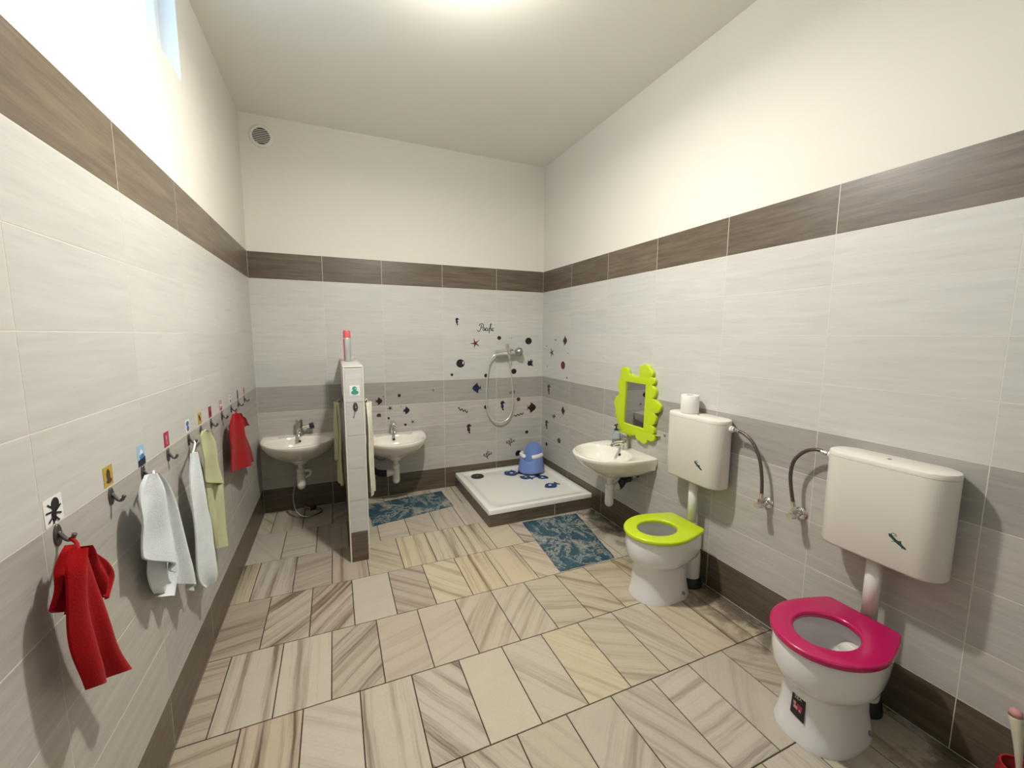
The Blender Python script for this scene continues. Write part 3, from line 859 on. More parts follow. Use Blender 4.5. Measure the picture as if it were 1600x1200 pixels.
# ---------------------------------------------------------------- mirror with a scalloped frame
mz, my = .93, -1.38
mir = thing('wall_mirror', 'mirror in a wavy lime green frame above the right hand washbasin', 'mirror', (W, my, mz))
cx_ = lambda p: (-(p[0]-my), p[1]-mz)
def chaikin(pl, it=1):
    for _ in range(it):
        q = []
        for a, b in zip(pl, pl[1:]+pl[:1]):
            q += [(a[0]*.75+b[0]*.25, a[1]*.75+b[1]*.25), (a[0]*.25+b[0]*.75, a[1]*.25+b[1]*.75)]
        pl = q
    return pl
fm = plate([chaikin([cx_(p) for p in DATA['mirror']]), [cx_(p) for p in DATA['glass']]], .026, .0045, 3)
xf(fm, frame_m((0, 0, 0), (0, -1, 0), (0, 0, 1)))
obj('frame', fm, 'lime', mir, 'auto')
g = [cx_(p) for p in DATA['glass']]
l = plate([[(x*1.02, y*1.02) for x, y in g]], .004)
xf(l, frame_m((-.010, 0, 0), (0, -1, 0), (0, 0, 1)))
obj('mirror_glass', l, 'mirror_silver', mir)

# ---------------------------------------------------------------- toilets
def seat_outline(n=72, sx=1.0, k=0.0):
    """egg outline, y=0 front tip, y grows to the back; truncated by a straight back edge with corners"""
    Lh, hw, hb = .385-k, .158-k, .112-k*.6
    pts = []
    cyf = .190
    for i in range(n//2+1):                     # front half ellipse
        a = PI+PI*i/(n//2)
        pts.append((hw*math.cos(a), cyf+(cyf-k)*math.sin(a)))
    for s in range(1, 9):                        # right side to the back corner
        u = s/8
        x = hw+(hb-hw)*(u**1.5)
        pts.append((x, cyf+(Lh-cyf-.008)*u))
    pts.append((hb-.008, Lh))
    pts.append((-hb+.008, Lh))
    for s in range(8, 0, -1):
        u = s/8
        x = hw+(hb-hw)*(u**1.5)
        pts.append((-x, cyf+(Lh-cyf-.008)*u))
    return pts
def ellipse_pts(a, b, cy, n=56, p=2.0):
    out = []
    for i in range(n):
        th = 2*PI*i/n
        c, s = math.cos(th), math.sin(th)
        k = (abs(c)**p+abs(s)**p)**(-1/p)
        out.append((a*c*k, cy+b*s*k))
    return out
def resamp(poly, cy, n=72):
    """polygon radially resampled about (0, cy)"""
    out = []
    m_ = len(poly)
    for i in range(n):
        th = 2*PI*i/n
        d = Vector((math.cos(th), math.sin(th)))
        best = 0
        for j in range(m_):
            p, q = Vector(poly[j])-Vector((0, cy)), Vector(poly[(j+1) % m_])-Vector((0, cy))
            e = q-p
            den = d.x*e.y-d.y*e.x
            if abs(den) < 1e-12: continue
            t_ = (p.x*e.y-p.y*e.x)/den
            u_ = (p.x*d.y-p.y*d.x)/den
            if t_ > 0 and -1e-9 <= u_ <= 1+1e-9: best = max(best, t_)
        out.append((d.x*best, cy+d.y*best))
    return out
def toilet(label, loc, seat_mat, seat_label, zs):
    """local frame: y grows towards the wall behind, tip of the bowl at y = 0"""
    t = thing('toilet', label, 'toilet', loc, -PI/2, 'child size toilets')
    bm = new_bm()
    so = resamp(seat_outline(k=.004), .19)
    def top(k, z, dy=0):
        return [(x*k, .19+(y-.19)*k+dy, z) for x, y in so]
    def ped(a, b, cy, z, p=2.6):
        return [(x, y, z) for x, y in ellipse_pts(a, b, cy, 72, p)]
    H = zs
    rings = [ped(.122, .163, .200, 0.0), ped(.122, .163, .200, .012), ped(.114, .156, .200, .04), ped(.106, .150, .200, .09), ped(.103, .149, .199, .150), ped(.105, .150, .198, .180),
             ped(.113, .156, .196, .192, 2.3), top(.86, .202), top(.945, .220), top(.99, .245), top(1.012, .285), top(1.005, H-.012), top(.995, H-.003), top(.97, H)]
    inn = [(x, y, z) for x, y, z in []]
    def ib(a, b, cy, z):
        return [(x, y, z) for x, y in ellipse_pts(a, b, cy, 72)]
    rings += [ib(.116, .132, .176, H), ib(.118, .136, .178, H-.010), ib(.122, .142, .182, H-.03), ib(.115, .135, .186, H-.07), ib(.080, .090, .205, H-.115), ib(.048, .050, .225, H-.145), ib(.02, .02, .235, H-.155)]
    loft(bm, rings)
    obj('bowl', bm, 'ceramic', t, 'auto')
    bm = new_bm()
    bm.faces.new(ring(bm, ib(.079, .089, .205, H-.1148)))
    w_ = obj('water', bm, 'dark_water', t)
    s = plate([seat_outline(), ellipse_pts(.098, .120, .172)], .024, .009, 4)
    bmesh.ops.translate(s, verts=s.verts[:], vec=(0, 0, H+.001))
    obj('seat', s, seat_mat, t, 'auto', seat_label)
    for sx in (-.06, .06):
        bm = new_bm()
        lathe(bm, [(.013, H), (.013, H+.010), (.009, H+.012)], 14, sx, .352)
        obj('hinge', bm, 'white_plastic', t, True)
    # bent outlet behind the pedestal and its rubber collar
    bm = new_bm()
    tube(bm, catmull([(.018, .30, .235), (.018, .345, .238), (.018, .385, .226), (.018, .410, .190), (.018, .414, .14), (.018, .414, .045)], 6), .046, 20)
    tube(bm, [(.018, .325, .2365), (.018, .352, .2365)], .051, 20)
    obj('outlet_elbow', bm, 'white_plastic', t, True)
    bm = new_bm()
    lathe(bm, [(.060, .0), (.060, .012), (.054, .045), (.047, .052)], 20, .018, .414)
    obj('rubber_collar', bm, 'black_rubber', t, 'auto')
    for sx in (-1, 1):
        bm = new_bm()
        lathe(bm, [(.008, -.002), (.008, .006), (.005, .009)], 12)
        xf(bm, frame_m((sx*.112, .265, .038), (0, sx, 0), (0, 0, 1)))
        obj('bolt_cap', bm, 'grey_print', t, True)
    return t
plain('dark_water', (.30, .28, .24), .04, 0, .5)
t1 = toilet('white child toilet with a lime green seat, below the first cistern', (1.925, -1.955, 0), 'lime', 'lime green seat', .345)
t2 = toilet('white child toilet with a magenta pink seat and a dark label on its foot', (1.915, -2.790, 0), 'magenta', 'magenta pink seat', .345)
# black product label stuck round the foot of the second toilet
def foot_point(ang, z, lift=.0008):
    # pedestal superellipse at height z (between the .04 and .15 rings)
    k = (z-.04)/.11
    k = min(max(k, 0), 1)
    a = .114+(.103-.114)*k; b = .156+(.149-.156)*k
    c, s = math.cos(ang), math.sin(ang)
    q = (abs(c)**2.6+abs(s)**2.6)**(-1/2.6)
    return Vector(((a+lift)*c*q, .200+(b+lift)*s*q, z))
def foot_patch(a0, a1, z0, z1, lift, skew=0.0):
    bm = new_bm()
    n = 10
    rows = []
    for j in range(2):
        z = (z0, z1)[j]
        rows.append([bm.verts.new(foot_point(a0+(a1-a0)*i/n, z+skew*i/n, lift)) for i in range(n+1)])
    for i in range(n):
        bm.faces.new((rows[0][i], rows[0][i+1], rows[1][i+1], rows[1][i]))
    return bm
A0, A1 = math.radians(259), math.radians(283)
lb = obj('product_label', foot_patch(A0, A1, .088, .170, .0012, -.010), 'black_print', t2, True, 'black label with small pale lettering and a red picture')
for (f0, f1, z0, z1, mt_) in ((.12, .85, .108, .140, 'maroon_print'), (.20, .50, .112, .124, 'pink_print'), (.45, .80, .118, .132, 'crimson_print'), (.15, .35, .126, .136, 'pink_print'), (.58, .74, .108, .116, 'pink_print')):
    obj('picture', foot_patch(A0+(A1-A0)*f0, A0+(A1-A0)*f1, z0, z1, .0016+.0002*f1+(.0003 if mt_ != 'maroon_print' else 0), -.010*(f1-f0)), mt_, lb, True)
def glyph_patch(strokes, a0, a1, z0, z1, w_, parent, mat, name='lettering'):
    bm = new_bm()
    for st in strokes:
        P = [foot_point(a0+(a1-a0)*x, z0+(z1-z0)*y, .0022) for x, y in st]
        tube(bm, P, w_, 6)
    return obj(name, bm, mat, parent)
glyph_patch([[(.0, 1), (.25, 1), (.0, 0), (.25, 0)], [(.62, 1), (.38, 1), (.38, 0), (.62, 0)], [(.38, .5), (.58, .5)], [(.70, 0), (.85, 1), (1, 0)], [(.76, .4), (.94, .4)]],
            A0+(A1-A0)*.22, A0+(A1-A0)*.70, .148, .158, .0009, lb, 'white_print')

# ---------------------------------------------------------------- cisterns with flush pipe, hose and animal stickers
def stadium(hl, r, n=14, k=0.0):
    """plan outline: flat towards the wall, long rounded ends; x along the wall, y out"""
    pts = []
    r_ = r-k
    for i in range(n+1):
        a = -PI/2+PI*i/n
        pts.append((hl-r+r_*math.cos(a), r+r_*math.sin(a)))
    for i in range(n+1):
        a = PI/2+PI*i/n
        pts.append((-(hl-r)+r_*math.cos(a), r+r_*math.sin(a)))
    return pts
SHRIMP = [(600, 440), (640, 425), (690, 425), (760, 470), (830, 540), (900, 600), (960, 630), (1020, 620), (1075, 590), (1090, 700), (1150, 770), (1230, 820), (1300, 905), (1240, 920), (1150, 890), (1120, 935), (1100, 860), (980, 800), (850, 720), (750, 640), (640, 560), (600, 500)]
def cistern(label, yc, z0, z1, hose_pts, hose_end, valve):
    t = thing('toilet_cistern', label, 'cistern', (W-.0005, yc, z0), PI/2, 'wall hung cisterns')
    H, hl, r = z1-z0, .184, .070
    bm = new_bm()
    rings = [[(x, y, z) for x, y in stadium(hl, r, k=k)] for k, z in ((.012, 0), (.004, .003), (.0, .010), (0, H-.020), (.0015, H-.0195))]
    loft(bm, rings)
    obj('tank', bm, 'cistern_plastic', t, 'auto')
    bm = new_bm()
    rings = [[(x, y, z) for x, y in stadium(hl, r, k=k)] for k, z in ((.0018, H-.0190), (0, H-.0185), (0, H-.006), (.002, H-.002), (.007, H))]
    loft(bm, rings)
    lid = obj('lid', bm, 'cistern_plastic', t, 'auto')
    bm = new_bm()
    lathe(bm, [(.006, H-.001), (.006, H+.0015), (.004, H+.002)], 14, .0, .075)
    obj('lid_mark', bm, 'grey_print', lid, True)
    bm = new_bm()
    tube(bm, [(0.01, .070, .002), (0.01, .070, -.245)], .0245, 20)
    tube(bm, [(0.01, .070, -.245), (0.01, .075, -.262), (0.01, .080, -.270)], .0245, 20)
    obj('flush_pipe', bm, 'white_plastic', t, True)
    # sticker on the front face
    sc = .052/700
    bm = plate([[((x-950)*sc, -(y-670)*sc) for x, y in SHRIMP]], .0006)
    for st in ([(690, 430), (740, 360), (800, 345), (860, 370), (900, 405)], [(800, 455), (850, 440), (910, 465)], [(850, 720), (800, 745), (730, 745)]):
        add_stroke(bm, [((x-950)*sc, -(y-670)*sc) for x, y in st], .0017, .0006)
    xf(bm, frame_m((-.075, 2*r+.0001, .108), (-1, 0, 0), (0, 0, 1)))
    obj('shrimp_sticker', bm, 'green_print', t, False, 'small green sea creature sticker')
    # inlet and hose
    side = 1 if hose_pts[0][0] > 0 else -1
    bm = new_bm()
    p0 = Vector(hose_pts[0])
    tube(bm, [(p0.x-side*.032, p0.y, p0.z), (p0.x-side*.006, p0.y, p0.z)], .012, 14)
    tube(bm, [(p0.x-side*.030, p0.y, p0.z), (p0.x-side*.014, p0.y, p0.z)], .0165, 14)
    obj('inlet_nut', bm, 'white_plastic', t, 'auto')
    bm = new_bm()
    tube(bm, catmull(hose_pts, 10), .0075, 12, True)
    ho = obj('supply_hose', bm, 'braided_hose', t, True)
    bm = new_bm()
    a, b = Vector(hose_pts[0]), Vector(hose_pts[1])
    tube(bm, [a, a+(b-a).normalized()*.022], .0088, 12)
    obj('ferrule', bm, 'chrome', ho, 'auto')
    bm = new_bm()
    a, b = Vector(hose_pts[-1]), Vector(hose_pts[-2])
    tube(bm, [a, a+(b-a).normalized()*.024], .0088, 12)
    obj('ferrule', bm, 'chrome', ho, 'auto')
    return t
# local x = +y of the room (away from the camera), local y out of the wall
def loc_pts(pts, yc, z0):
    return [(y-yc, d, z-z0) for y, z, d in pts]
YC1, YC2 = -1.968, -2.803
cistern('white cistern above the lime green seat, with a paper roll on its lid', YC1, .606, .965,
        loc_pts([(-2.178, .925, .055), (-2.225, .918, .056), (-2.275, .885, .056), (-2.312, .82, .055), (-2.330, .74, .055), (-2.336, .67, .055), (-2.335, .635, .052)], YC1, .606), 0, 0)
cistern('white cistern above the magenta pink seat, nearest the camera', YC2, .592, .957,
        loc_pts([(-2.594, .918, .055), (-2.555, .925, .056), (-2.510, .905, .058), (-2.472, .855, .060), (-2.462, .79, .060), (-2.470, .72, .058), (-2.482, .65, .052)], YC2, .592), 0, 0)
def angle_valve(label, y, z):
    t = thing('angle_valve', label, 'valve', (W-.0005, y, z), PI/2, 'chrome angle valves')
    bm = new_bm()
    lathe(bm, [(.028, 0), (.028, .003), (.022, .010), (.013, .013)], 24)
    xf(bm, frame_m((0, 0, 0), (-1, 0, 0), (0, 0, 1)))
    obj('rosette', bm, 'chrome', t, 'auto')
    bm = new_bm()
    tube(bm, [(0, .010, 0), (0, .062, 0)], .0105, 16)
    tube(bm, [(0, .050, -.012), (0, .050, .030)], [.0115, .0105], 16)
    tube(bm, [(0, .050, .012), (0, .050, .026)], .0135, 6)
    obj('valve_body', bm, 'chrome', t, 'auto')
    bm = new_bm()
    tube(bm, [(0, .062, 0), (0, .082, 0)], [.0155, .014], 10)
    obj('knob', bm, 'chrome', t, 'auto')
    return t
angle_valve('chrome angle valve on the left, feeding the cistern over the lime green seat', -2.332, .600)
angle_valve('chrome angle valve on the right, feeding the cistern over the magenta seat', -2.484, .612)
# paper roll
tp = thing('toilet_paper_roll', 'white toilet paper roll standing on the first cistern', 'toilet paper', (W-.075, -1.905, .9655))
bm = new_bm()
loft(bm, [circle(.045, .001), circle(.047, .004), circle(.047, .096), circle(.045, .099), circle(.021, .099), circle(.021, .010)], True, True)
obj('paper', bm, 'paper', tp, 'auto')
bm = new_bm()
loft(bm, [circle(.0208, .011), circle(.0208, .0985), circle(.0192, .0985), circle(.0192, .0115)], True, False)
obj('core', bm, 'handle_white', tp, 'auto')

# ---------------------------------------------------------------- shower corner
TX0, TY0, TH = 1.527, -.900, .094
st_ = thing('shower_tray', 'white square shower tray on a brown tiled step in the corner', 'shower tray', (TX0, TY0, 0))
def tl(bm):
    return xf(bm, Matrix.Translation((-TX0, -TY0, 0)))
bm = new_bm(); tile_layers(bm)
box(bm, TX0+.003, W-.003, TY0+.003, -.003, 0, TH-.001, mi=1)
for a, b in ((TX0, 2.068), (2.068, W-.003)):
    tile(bm, (0, TY0, 0), (1, 0, 0), (0, 0, 1), a, b, .001, TH, 0, (1, 1, 1, 1), gap=.002)
for a, b in ((.003, .5), (.5, -TY0)):
    tile(bm, (TX0, 0, 0), (0, -1, 0), (0, 0, 1), a, b, .001, TH, 0, (.95, .95, .95, 1), gap=.002)
raw('tiled_step', tl(bm), ['brown_tile', 'grout'], st_)
bm = new_bm()
x0, x1, y0, y1 = TX0-.003, W-.004, TY0-.003, -.004
def rrect(x0, x1, y0, y1, r, z, big=None, n=8):
    pts = []
    big = big or r
    for cx, cy, a0, rr in ((x1-r, y0+r, -90, r), (x1-r, y1-r, 0, r), (x0+r, y1-r, 90, r), (x0+big, y0+big, 180, big)):
        for i in range(n+1):
            a = math.radians(a0+90*i/n)
            pts.append((cx+rr*math.cos(a), cy+rr*math.sin(a), z))
    return pts
rings = [rrect(x0, x1, y0, y1, .008, TH+.0005), rrect(x0, x1, y0, y1, .008, TH+.030), rrect(x0+.002, x1-.002, y0+.002, y1-.002, .008, TH+.034), rrect(x0+.006, x1-.006, y0+.006, y1-.006, .008, TH+.036),
         rrect(x0+.050, x1-.050, y0+.050, y1-.050, .045, TH+.035, .07), rrect(x0+.060, x1-.060, y0+.060, y1-.060, .045, TH+.028, .09), rrect(x0+.085, x1-.085, y0+.085, y1-.085, .05, TH+.024, .22), rrect(x0+.11, x1-.11, y0+.11, y1-.11, .05, TH+.0225, .22)]
loft(bm, rings)
obj('tray', tl(bm), 'acrylic', st_, 'auto')
FZ = TH+.0226
bm = new_bm()
lathe(bm, [(.058, FZ-.004), (.058, FZ+.006), (.054, FZ+.010), (.040, FZ+.0115), (.010, FZ+.012)], 32, 1.690, -.150)
dr = obj('drain_cover', tl(bm), 'dark_drain', st_, 'auto')
bm = new_bm()
lathe(bm, [(.006, FZ+.0115), (.006, FZ+.013), (.004, FZ+.0135)], 12, 1.690, -.150)
obj('drain_screw', tl(bm), 'chrome', dr, True)

FISHP = [(-.066, .004), (-.058, .020), (-.050, .014), (-.040, .030), (-.015, .044), (.012, .040), (.030, .022), (.040, .010), (.052, .024), (.066, .028), (.060, .0), (.066, -.026), (.052, -.022), (.040, -.008), (.028, -.022), (.008, -.040), (-.018, -.043), (-.042, -.030), (-.060, -.014)]
def fish_pad(label, x, y, ang, s=1.0, z=0.0):
    t = thing('bath_pad', label, 'bath pad', (x, y, FZ+.0004+z), ang, 'blue fish shaped bath pads')
    bm = plate([[(px*s*1.15, py*s*1.2) for px, py in FISHP]], .0035, .001, 2)
    obj('pad', bm, 'blue_rubber', t, 'auto')
    bm = plate([[(p[0]-.012*s, p[1]+.010*s) for p in ellipse_pts(.015*s, .013*s, 0, 24)]], .0012, .0003, 1)
    bmesh.ops.translate(bm, verts=bm.verts[:], vec=(0, 0, .0034))
    obj('white_patch', bm, 'white_plastic', t, 'auto')
fish_pad('blue fish bath pad at the back of the shower tray, lying on another one', 2.015, -.205, -.15, 1.0, .0042)
fish_pad('blue fish bath pad half hidden under another at the back of the tray', 2.000, -.158, .55, .85)
fish_pad('blue fish bath pad in the middle of the tray, left of the potty foot', 2.088, -.345, -.75, .85)
fish_pad('blue fish bath pad in front of the dark foot of the potty', 2.218, -.385, 2.35, .85)
fish_pad('blue fish bath pad nearest the front edge of the tray, alone', 2.205, -.600, .38, 1.0)

# potty
pt = thing('child_potty', 'light blue child potty with white armrests in the corner of the shower tray', 'potty', (2.200, -.210, FZ+.0005), math.radians(-42))
NPT = 120
def potty_ring(ax, ay, zf, inset=0.0):
    out = []
    for i in range(NPT):
        th = 2*PI*i/NPT
        c, s = math.cos(th), math.sin(th)
        out.append(((ax-inset)*c, (ay-inset)*s, zf(th)))
    return out
def rimz(th):
    s = math.sin(th)      # +1 at the back
    c = abs(math.cos(th))
    dth = abs(math.atan2(math.cos(th), s))
    k = math.sqrt(max(0.0, 1-(dth/1.02)**2)) if dth < 1.02 else 0.0
    front = max(0.0, -s-.75)/.25
    return .150+.010*c-.026*front+.105*k
bm = new_bm()
loft(bm, [potty_ring(.122, .132, lambda t: .018), potty_ring(.124, .134, lambda t: .024), potty_ring(.119, .128, lambda t: .050), potty_ring(.108, .116, lambda t: .018+(rimz(t)-.018)*.72), potty_ring(.105, .118, lambda t: rimz(t)-.004),
          potty_ring(.102, .116, rimz), potty_ring(.098, .111, lambda t: rimz(t)-.001), potty_ring(.092, .102, lambda t: min(rimz(t)-.012, .150)), potty_ring(.078, .085, lambda t: .12), potty_ring(.060, .066, lambda t: .05)])
obj('body', bm, 'potty_blue', pt, 'auto')
for sgn in (-1, 1):
    bm = new_bm()
    P = []
    for i in range(13):
        a = math.radians(-72+88*i/12)
        P.append((sgn*.094*math.cos(a), .100*math.sin(a), .166+.004*math.sin(PI*i/12)))
    tube(bm, P, [.010]+[.018]*11+[.010], 14)
    obj('armrest', bm, 'white_print', pt, True)
for x, y in ((-.075, -.085), (.080, -.085), (.0, .075)):
    bm = new_bm()
    lathe(bm, [(.022, 0), (.022, .004), (.030, .022)], 12, x, y)
    obj('foot', bm, 'maroon_print', pt, 'auto')

# shower mixer on the back wall with its hose hanging in a loop
sm = thing('shower_mixer', 'chrome shower mixer with a hanging white hose on the back wall', 'shower mixer', (2.018, -.0005, 1.214), PI)
def ml(pts):
    return [(-(x-2.018), d, z-1.214) for x, z, d in pts]
bm = new_bm()
tube(bm, ml([(1.905, 1.205, .058), (2.095, 1.222, .058)]), .023, 18)
tube(bm, ml([(1.915, 1.222, .030), (2.0, 1.232, .030)]), .012, 14)
tube(bm, ml([(1.90, 1.2045, .058), (1.925, 1.2068, .058)]), .022, 18)
tube(bm, ml([(2.070, 1.232, 0), (2.070, 1.222, .058)]), .016, 16)
tube(bm, ml([(1.945, 1.222, 0), (1.945, 1.209, .058)]), .016, 16)
for x, z in ((2.070, 1.232), (1.945, 1.222)):
    tube(bm, ml([(x, z, 0), (x, z, .006)]), .030, 20)
obj('body', bm, 'chrome', sm, 'auto')
bm = new_bm()
tube(bm, ml([(2.035, 1.222, .066), (2.016, 1.262, .078), (1.998, 1.305, .092)]), [.024, .018, .014], 14)
tube(bm, ml([(2.020, 1.215, .070), (2.036, 1.165, .070)]), [.021, .014], 14)
obj('lever', bm, 'chrome', sm, 'auto')
bm = new_bm()
tube(bm, ml([(2.085, 1.222, .055), (2.105, 1.228, .065), (2.128, 1.234, .075), (2.150, 1.234, .08), (2.160, 1.232, .082)]), [.014, .030, .041, .034, .014], 20)
obj('hand_shower', bm, 'dull_steel', sm, True)
bm = new_bm()
hp = [(1.905, 1.205, .060), (1.880, 1.196, .055), (1.852, 1.150, .05), (1.839, 1.088, .045), (1.824, .96, .04), (1.818, .84, .04), (1.820, .745, .04), (1.836, .67, .04), (1.880, .602, .04), (1.948, .570, .04), (2.022, .592, .04), (2.066, .652, .04), (2.083, .749, .04), (2.078, .871, .04), (2.064, 1.00, .045), (2.045, 1.10, .055), (2.037, 1.165, .066)]
tube(bm, catmull(ml(hp), 6), .0072, 12)
obj('hose', bm, 'shower_hose_steel', sm, True)

# ---------------------------------------------------------------- floor mats
def mat(label, corners, seed):
    cx = sum(c[0] for c in corners)/4; cy = sum(c[1] for c in corners)/4
    t = None
    pts = []
    n = 10
    r_ = random.Random(seed)
    for i in range(4):
        a, b = Vector(corners[i]), Vector(corners[(i+1) % 4])
        nrm = Vector((-(b-a).y, (b-a).x)).normalized()
        for k in range(n):
            p = a+(b-a)*(k/n)+nrm*(r_.uniform(-.003, .003) if k else 0)
            pts.append((p.x-cx, p.y-cy))
    bm = plate([pts], .003, .001, 1)
    o = obj('floor_mat', bm, 'marbled_mat', None, 'auto')
    o.location = (cx, cy, .0006)
    return tag(o, label, 'mat', 'blue marbled floor mats')
mat('thin blue marbled mat on the floor in front of the shower tray', [(1.720, -1.588), (2.112, -1.588), (2.238, -.938), (1.784, -.920)], 1)
mat('thin blue marbled mat on the floor below the middle washbasin, partly behind the partition', [(.755, -.558), (1.392, -.426), (1.375, -.075), (.730, -.135)], 2)

# ---------------------------------------------------------------- spray can on the partition
sc_ = thing('spray_can', 'pink capped air freshener can standing on top of the partition', 'spray can', (.636, -.47, PH+.0012), .5)
bm = new_bm()
lathe(bm, [(.022, 0), (.0245, .003), (.0245, .156), (.022, .162), (.020, .164)], 28)
obj('can', bm, 'can_silver', sc_, 'auto')
bm = new_bm()
for i in range(1):
    n = 14
    rows = [[bm.verts.new((.0249*math.cos(a), .0249*math.sin(a), z)) for a in [math.radians(120+80*k/n) for k in range(n+1)]] for z in (.006, .152)]
    for k in range(n):
        bm.faces.new((rows[0][k], rows[0][k+1], rows[1][k+1], rows[1][k]))
obj('label', bm, 'can_pink', sc_, True)
bm = new_bm()
lathe(bm, [(.0235, .162), (.0242, .166), (.0235, .203), (.020, .212), (.010, .214)], 28)
obj('cap', bm, 'can_pink', sc_, 'auto')
bm = new_bm()
box(bm, .016, .0246, -.008, .008, .160, .168, .001)
obj('nozzle_slot', bm, 'black_print', sc_)
sdsh = thing('soap_dish', 'small pale dish behind the spray can on top of the partition', 'dish', (.652, -.385, PH+.0012))
bm = new_bm()
loft(bm, [circle(.026, 0, 28, ry=.036), circle(.036, .016, 28, ry=.046), circle(.038, .022, 28, ry=.048), circle(.035, .021, 28, ry=.045), circle(.024, .005, 28, ry=.034)])
obj('dish', bm, 'white_plastic', sdsh, 'auto')

# ---------------------------------------------------------------- ventilation grille high on the back wall
vg = thing('vent_grille', 'round white ventilation grille high on the back wall near the ceiling', 'vent', (.138, .0020, 2.783), PI)
bm = new_bm()
def vt(b):   # lathe axis -> out of the wall
    return xf(b, Matrix(((1, 0, 0, 0), (0, 0, 1, 0), (0, 1, 0, 0), (0, 0, 0, 1))))
loft(bm, [circle(.078, 0, 40), circle(.078, .004, 40), circle(.074, .009, 40), circle(.060, .012, 40), circle(.056, .010, 40), circle(.055, .001, 40)], True, False)
obj('rim', vt(bm), 'white_plastic', vg, 'auto')
bm = new_bm()
lathe(bm, [(.0555, .001), (.0555, .002)], 36)
obj('mesh_back', vt(bm), 'black_print', vg)
for i in range(8):
    z = -.042+i*.012
    hw = math.sqrt(.0552**2-z*z)
    bm = new_bm()
    box(bm, -hw, hw, .003, .008, z-.0022, z+.0022)
    obj('louvre', bm, 'white_plastic', vg)

# ---------------------------------------------------------------- wall stickers
TH_ = .0007
def blob(pts):
    return plate([pts], TH_)
def sticker_bm(kind, w_, h_):
    if kind in ('bubble', 'dot'):
        return blob([(w_/2*math.cos(2*PI*i/22), h_/2*math.sin(2*PI*i/22)) for i in range(22)])
    if kind == 'star':
        P = []
        for i in range(10):
            a = PI/2+.35+PI*i/5
            r = .5 if i % 2 == 0 else .12
            P.append((r*w_*1.05*math.cos(a), r*h_*1.05*math.sin(a)))
        return blob(P)
    if kind == 'fish':
        F = [(-.5, .02), (-.40, .18), (-.24, .30), (-.06, .44), (.12, .50), (.08, .36), (.16, .26), (.26, .14), (.34, .08), (.46, .30), (.44, .04), (.50, -.24), (.34, -.06), (.24, -.14), (.16, -.26), (.16, -.50), (.0, -.42), (-.12, -.34), (-.30, -.24), (-.42, -.12)]
        return blob([(x*w_, y*h_) for x, y in F])
    if kind == 'seahorse':
        S = [(.50, .30), (.22, .36), (.16, .48), (-.08, .50), (-.30, .40), (-.36, .22), (-.22, .06), (-.32, -.06), (-.20, -.22), (-.06, -.32), (-.10, -.46), (.10, -.50), (.22, -.42), (.18, -.32), (.08, -.36), (.10, -.22), (.18, -.05), (.10, .10), (.02, .18), (.18, .22)]
        return blob([(x*w_, y*h_) for x, y in S])
    if kind == 'shell':
        S = [(-.45, -.35), (-.50, .05), (-.28, .42), (.05, .50), (.40, .36), (.50, .0), (.46, -.42), (.30, -.50), (.0, -.38), (-.20, -.48)]
        return blob([(x*w_, y*h_) for x, y in S])
    if kind == 'turtle':
        S = [(-.42, -.10), (-.34, .14), (-.40, .34), (-.22, .22), (-.06, .24), (.10, .50), (.20, .44), (.12, .22), (.42, .34), (.34, .10), (.28, -.16), (.50, -.46), (.36, -.42), (.12, -.34), (-.14, -.38), (-.34, -.30)]
        return blob([(x*w_, y*h_) for x, y in S])
    bm = new_bm()
    if kind == 'wave':
        s = -1 if w_ > 0 else 1
        P = []
        for i in range(25):
            u = i/24
            P.append(((u-.5)*w_, (u-.5)*h_*.75*wave_dir[0]+.20*h_*math.sin(u*PI*6.5)))
        add_stroke(bm, P, .0085, TH_)
    elif kind == 'coral':
        for st in ([(.05, -.5), (.0, -.2), (-.12, .05), (-.16, .30)], [(.0, -.2), (.16, .10), (.18, .46)], [(.02, -.3), (-.30, -.08), (-.46, .06)], [(-.30, -.08), (-.36, .22)], [(.08, -.08), (.34, .08), (.46, .30)], [(.34, .08), (.50, .06)], [(-.1, .0), (.02, .28), (.0, .5)]):
            add_stroke(bm, [(x*w_, y*h_) for x, y in st], .0065, TH_)
    elif kind == 'weed':
        for st in ([(-.5, .1), (-.3, -.3), (-.1, -.1), (-.2, .3)], [(.1, -.4), (.2, .1), (.1, .5)], [(.4, -.3), (.45, .2), (.3, .45)]):
            add_stroke(bm, [(x*w_, y*h_) for x, y in st], .007, TH_)
    elif kind == 'text':
        L = [[(.02, .30), (.06, .16), (.12, .12), (.18, .26), (.24, .60), (.27, .86)], [(.14, .70), (.16, .90), (.28, 1.0), (.38, .88), (.36, .64), (.24, .52)],
             [(.47, .50), (.42, .56), (.36, .46), (.36, .30), (.42, .26), (.47, .44), (.47, .30), (.52, .26)],
             [(.60, .52), (.55, .56), (.51, .44), (.52, .28), (.58, .26), (.62, .34)],
             [(.65, .54), (.64, .32), (.67, .26), (.70, .32)], [(.66, .68), (.665, .70)],
             [(.72, .0), (.74, .20), (.80, .80), (.83, .98), (.80, 1.0), (.76, .60), (.73, .10), (.72, -.04)], [(.70, .50), (.84, .54)],
             [(.85, .54), (.84, .32), (.86, .26), (.88, .32)], [(.86, .68), (.865, .70)],
             [(.99, .48), (.95, .54), (.90, .44), (.91, .28), (.96, .26), (1.0, .32)]]
        for st in L:
            P = catmull([(x, y, 0) for x, y in st], 5) if len(st) > 2 else [Vector((*p, 0)) for p in st]
            add_stroke(bm, [((p.x-.5)*w_*1.02, (p.y-.5)*h_) for p in P], .0062, TH_)
    return bm
wave_dir = [1]
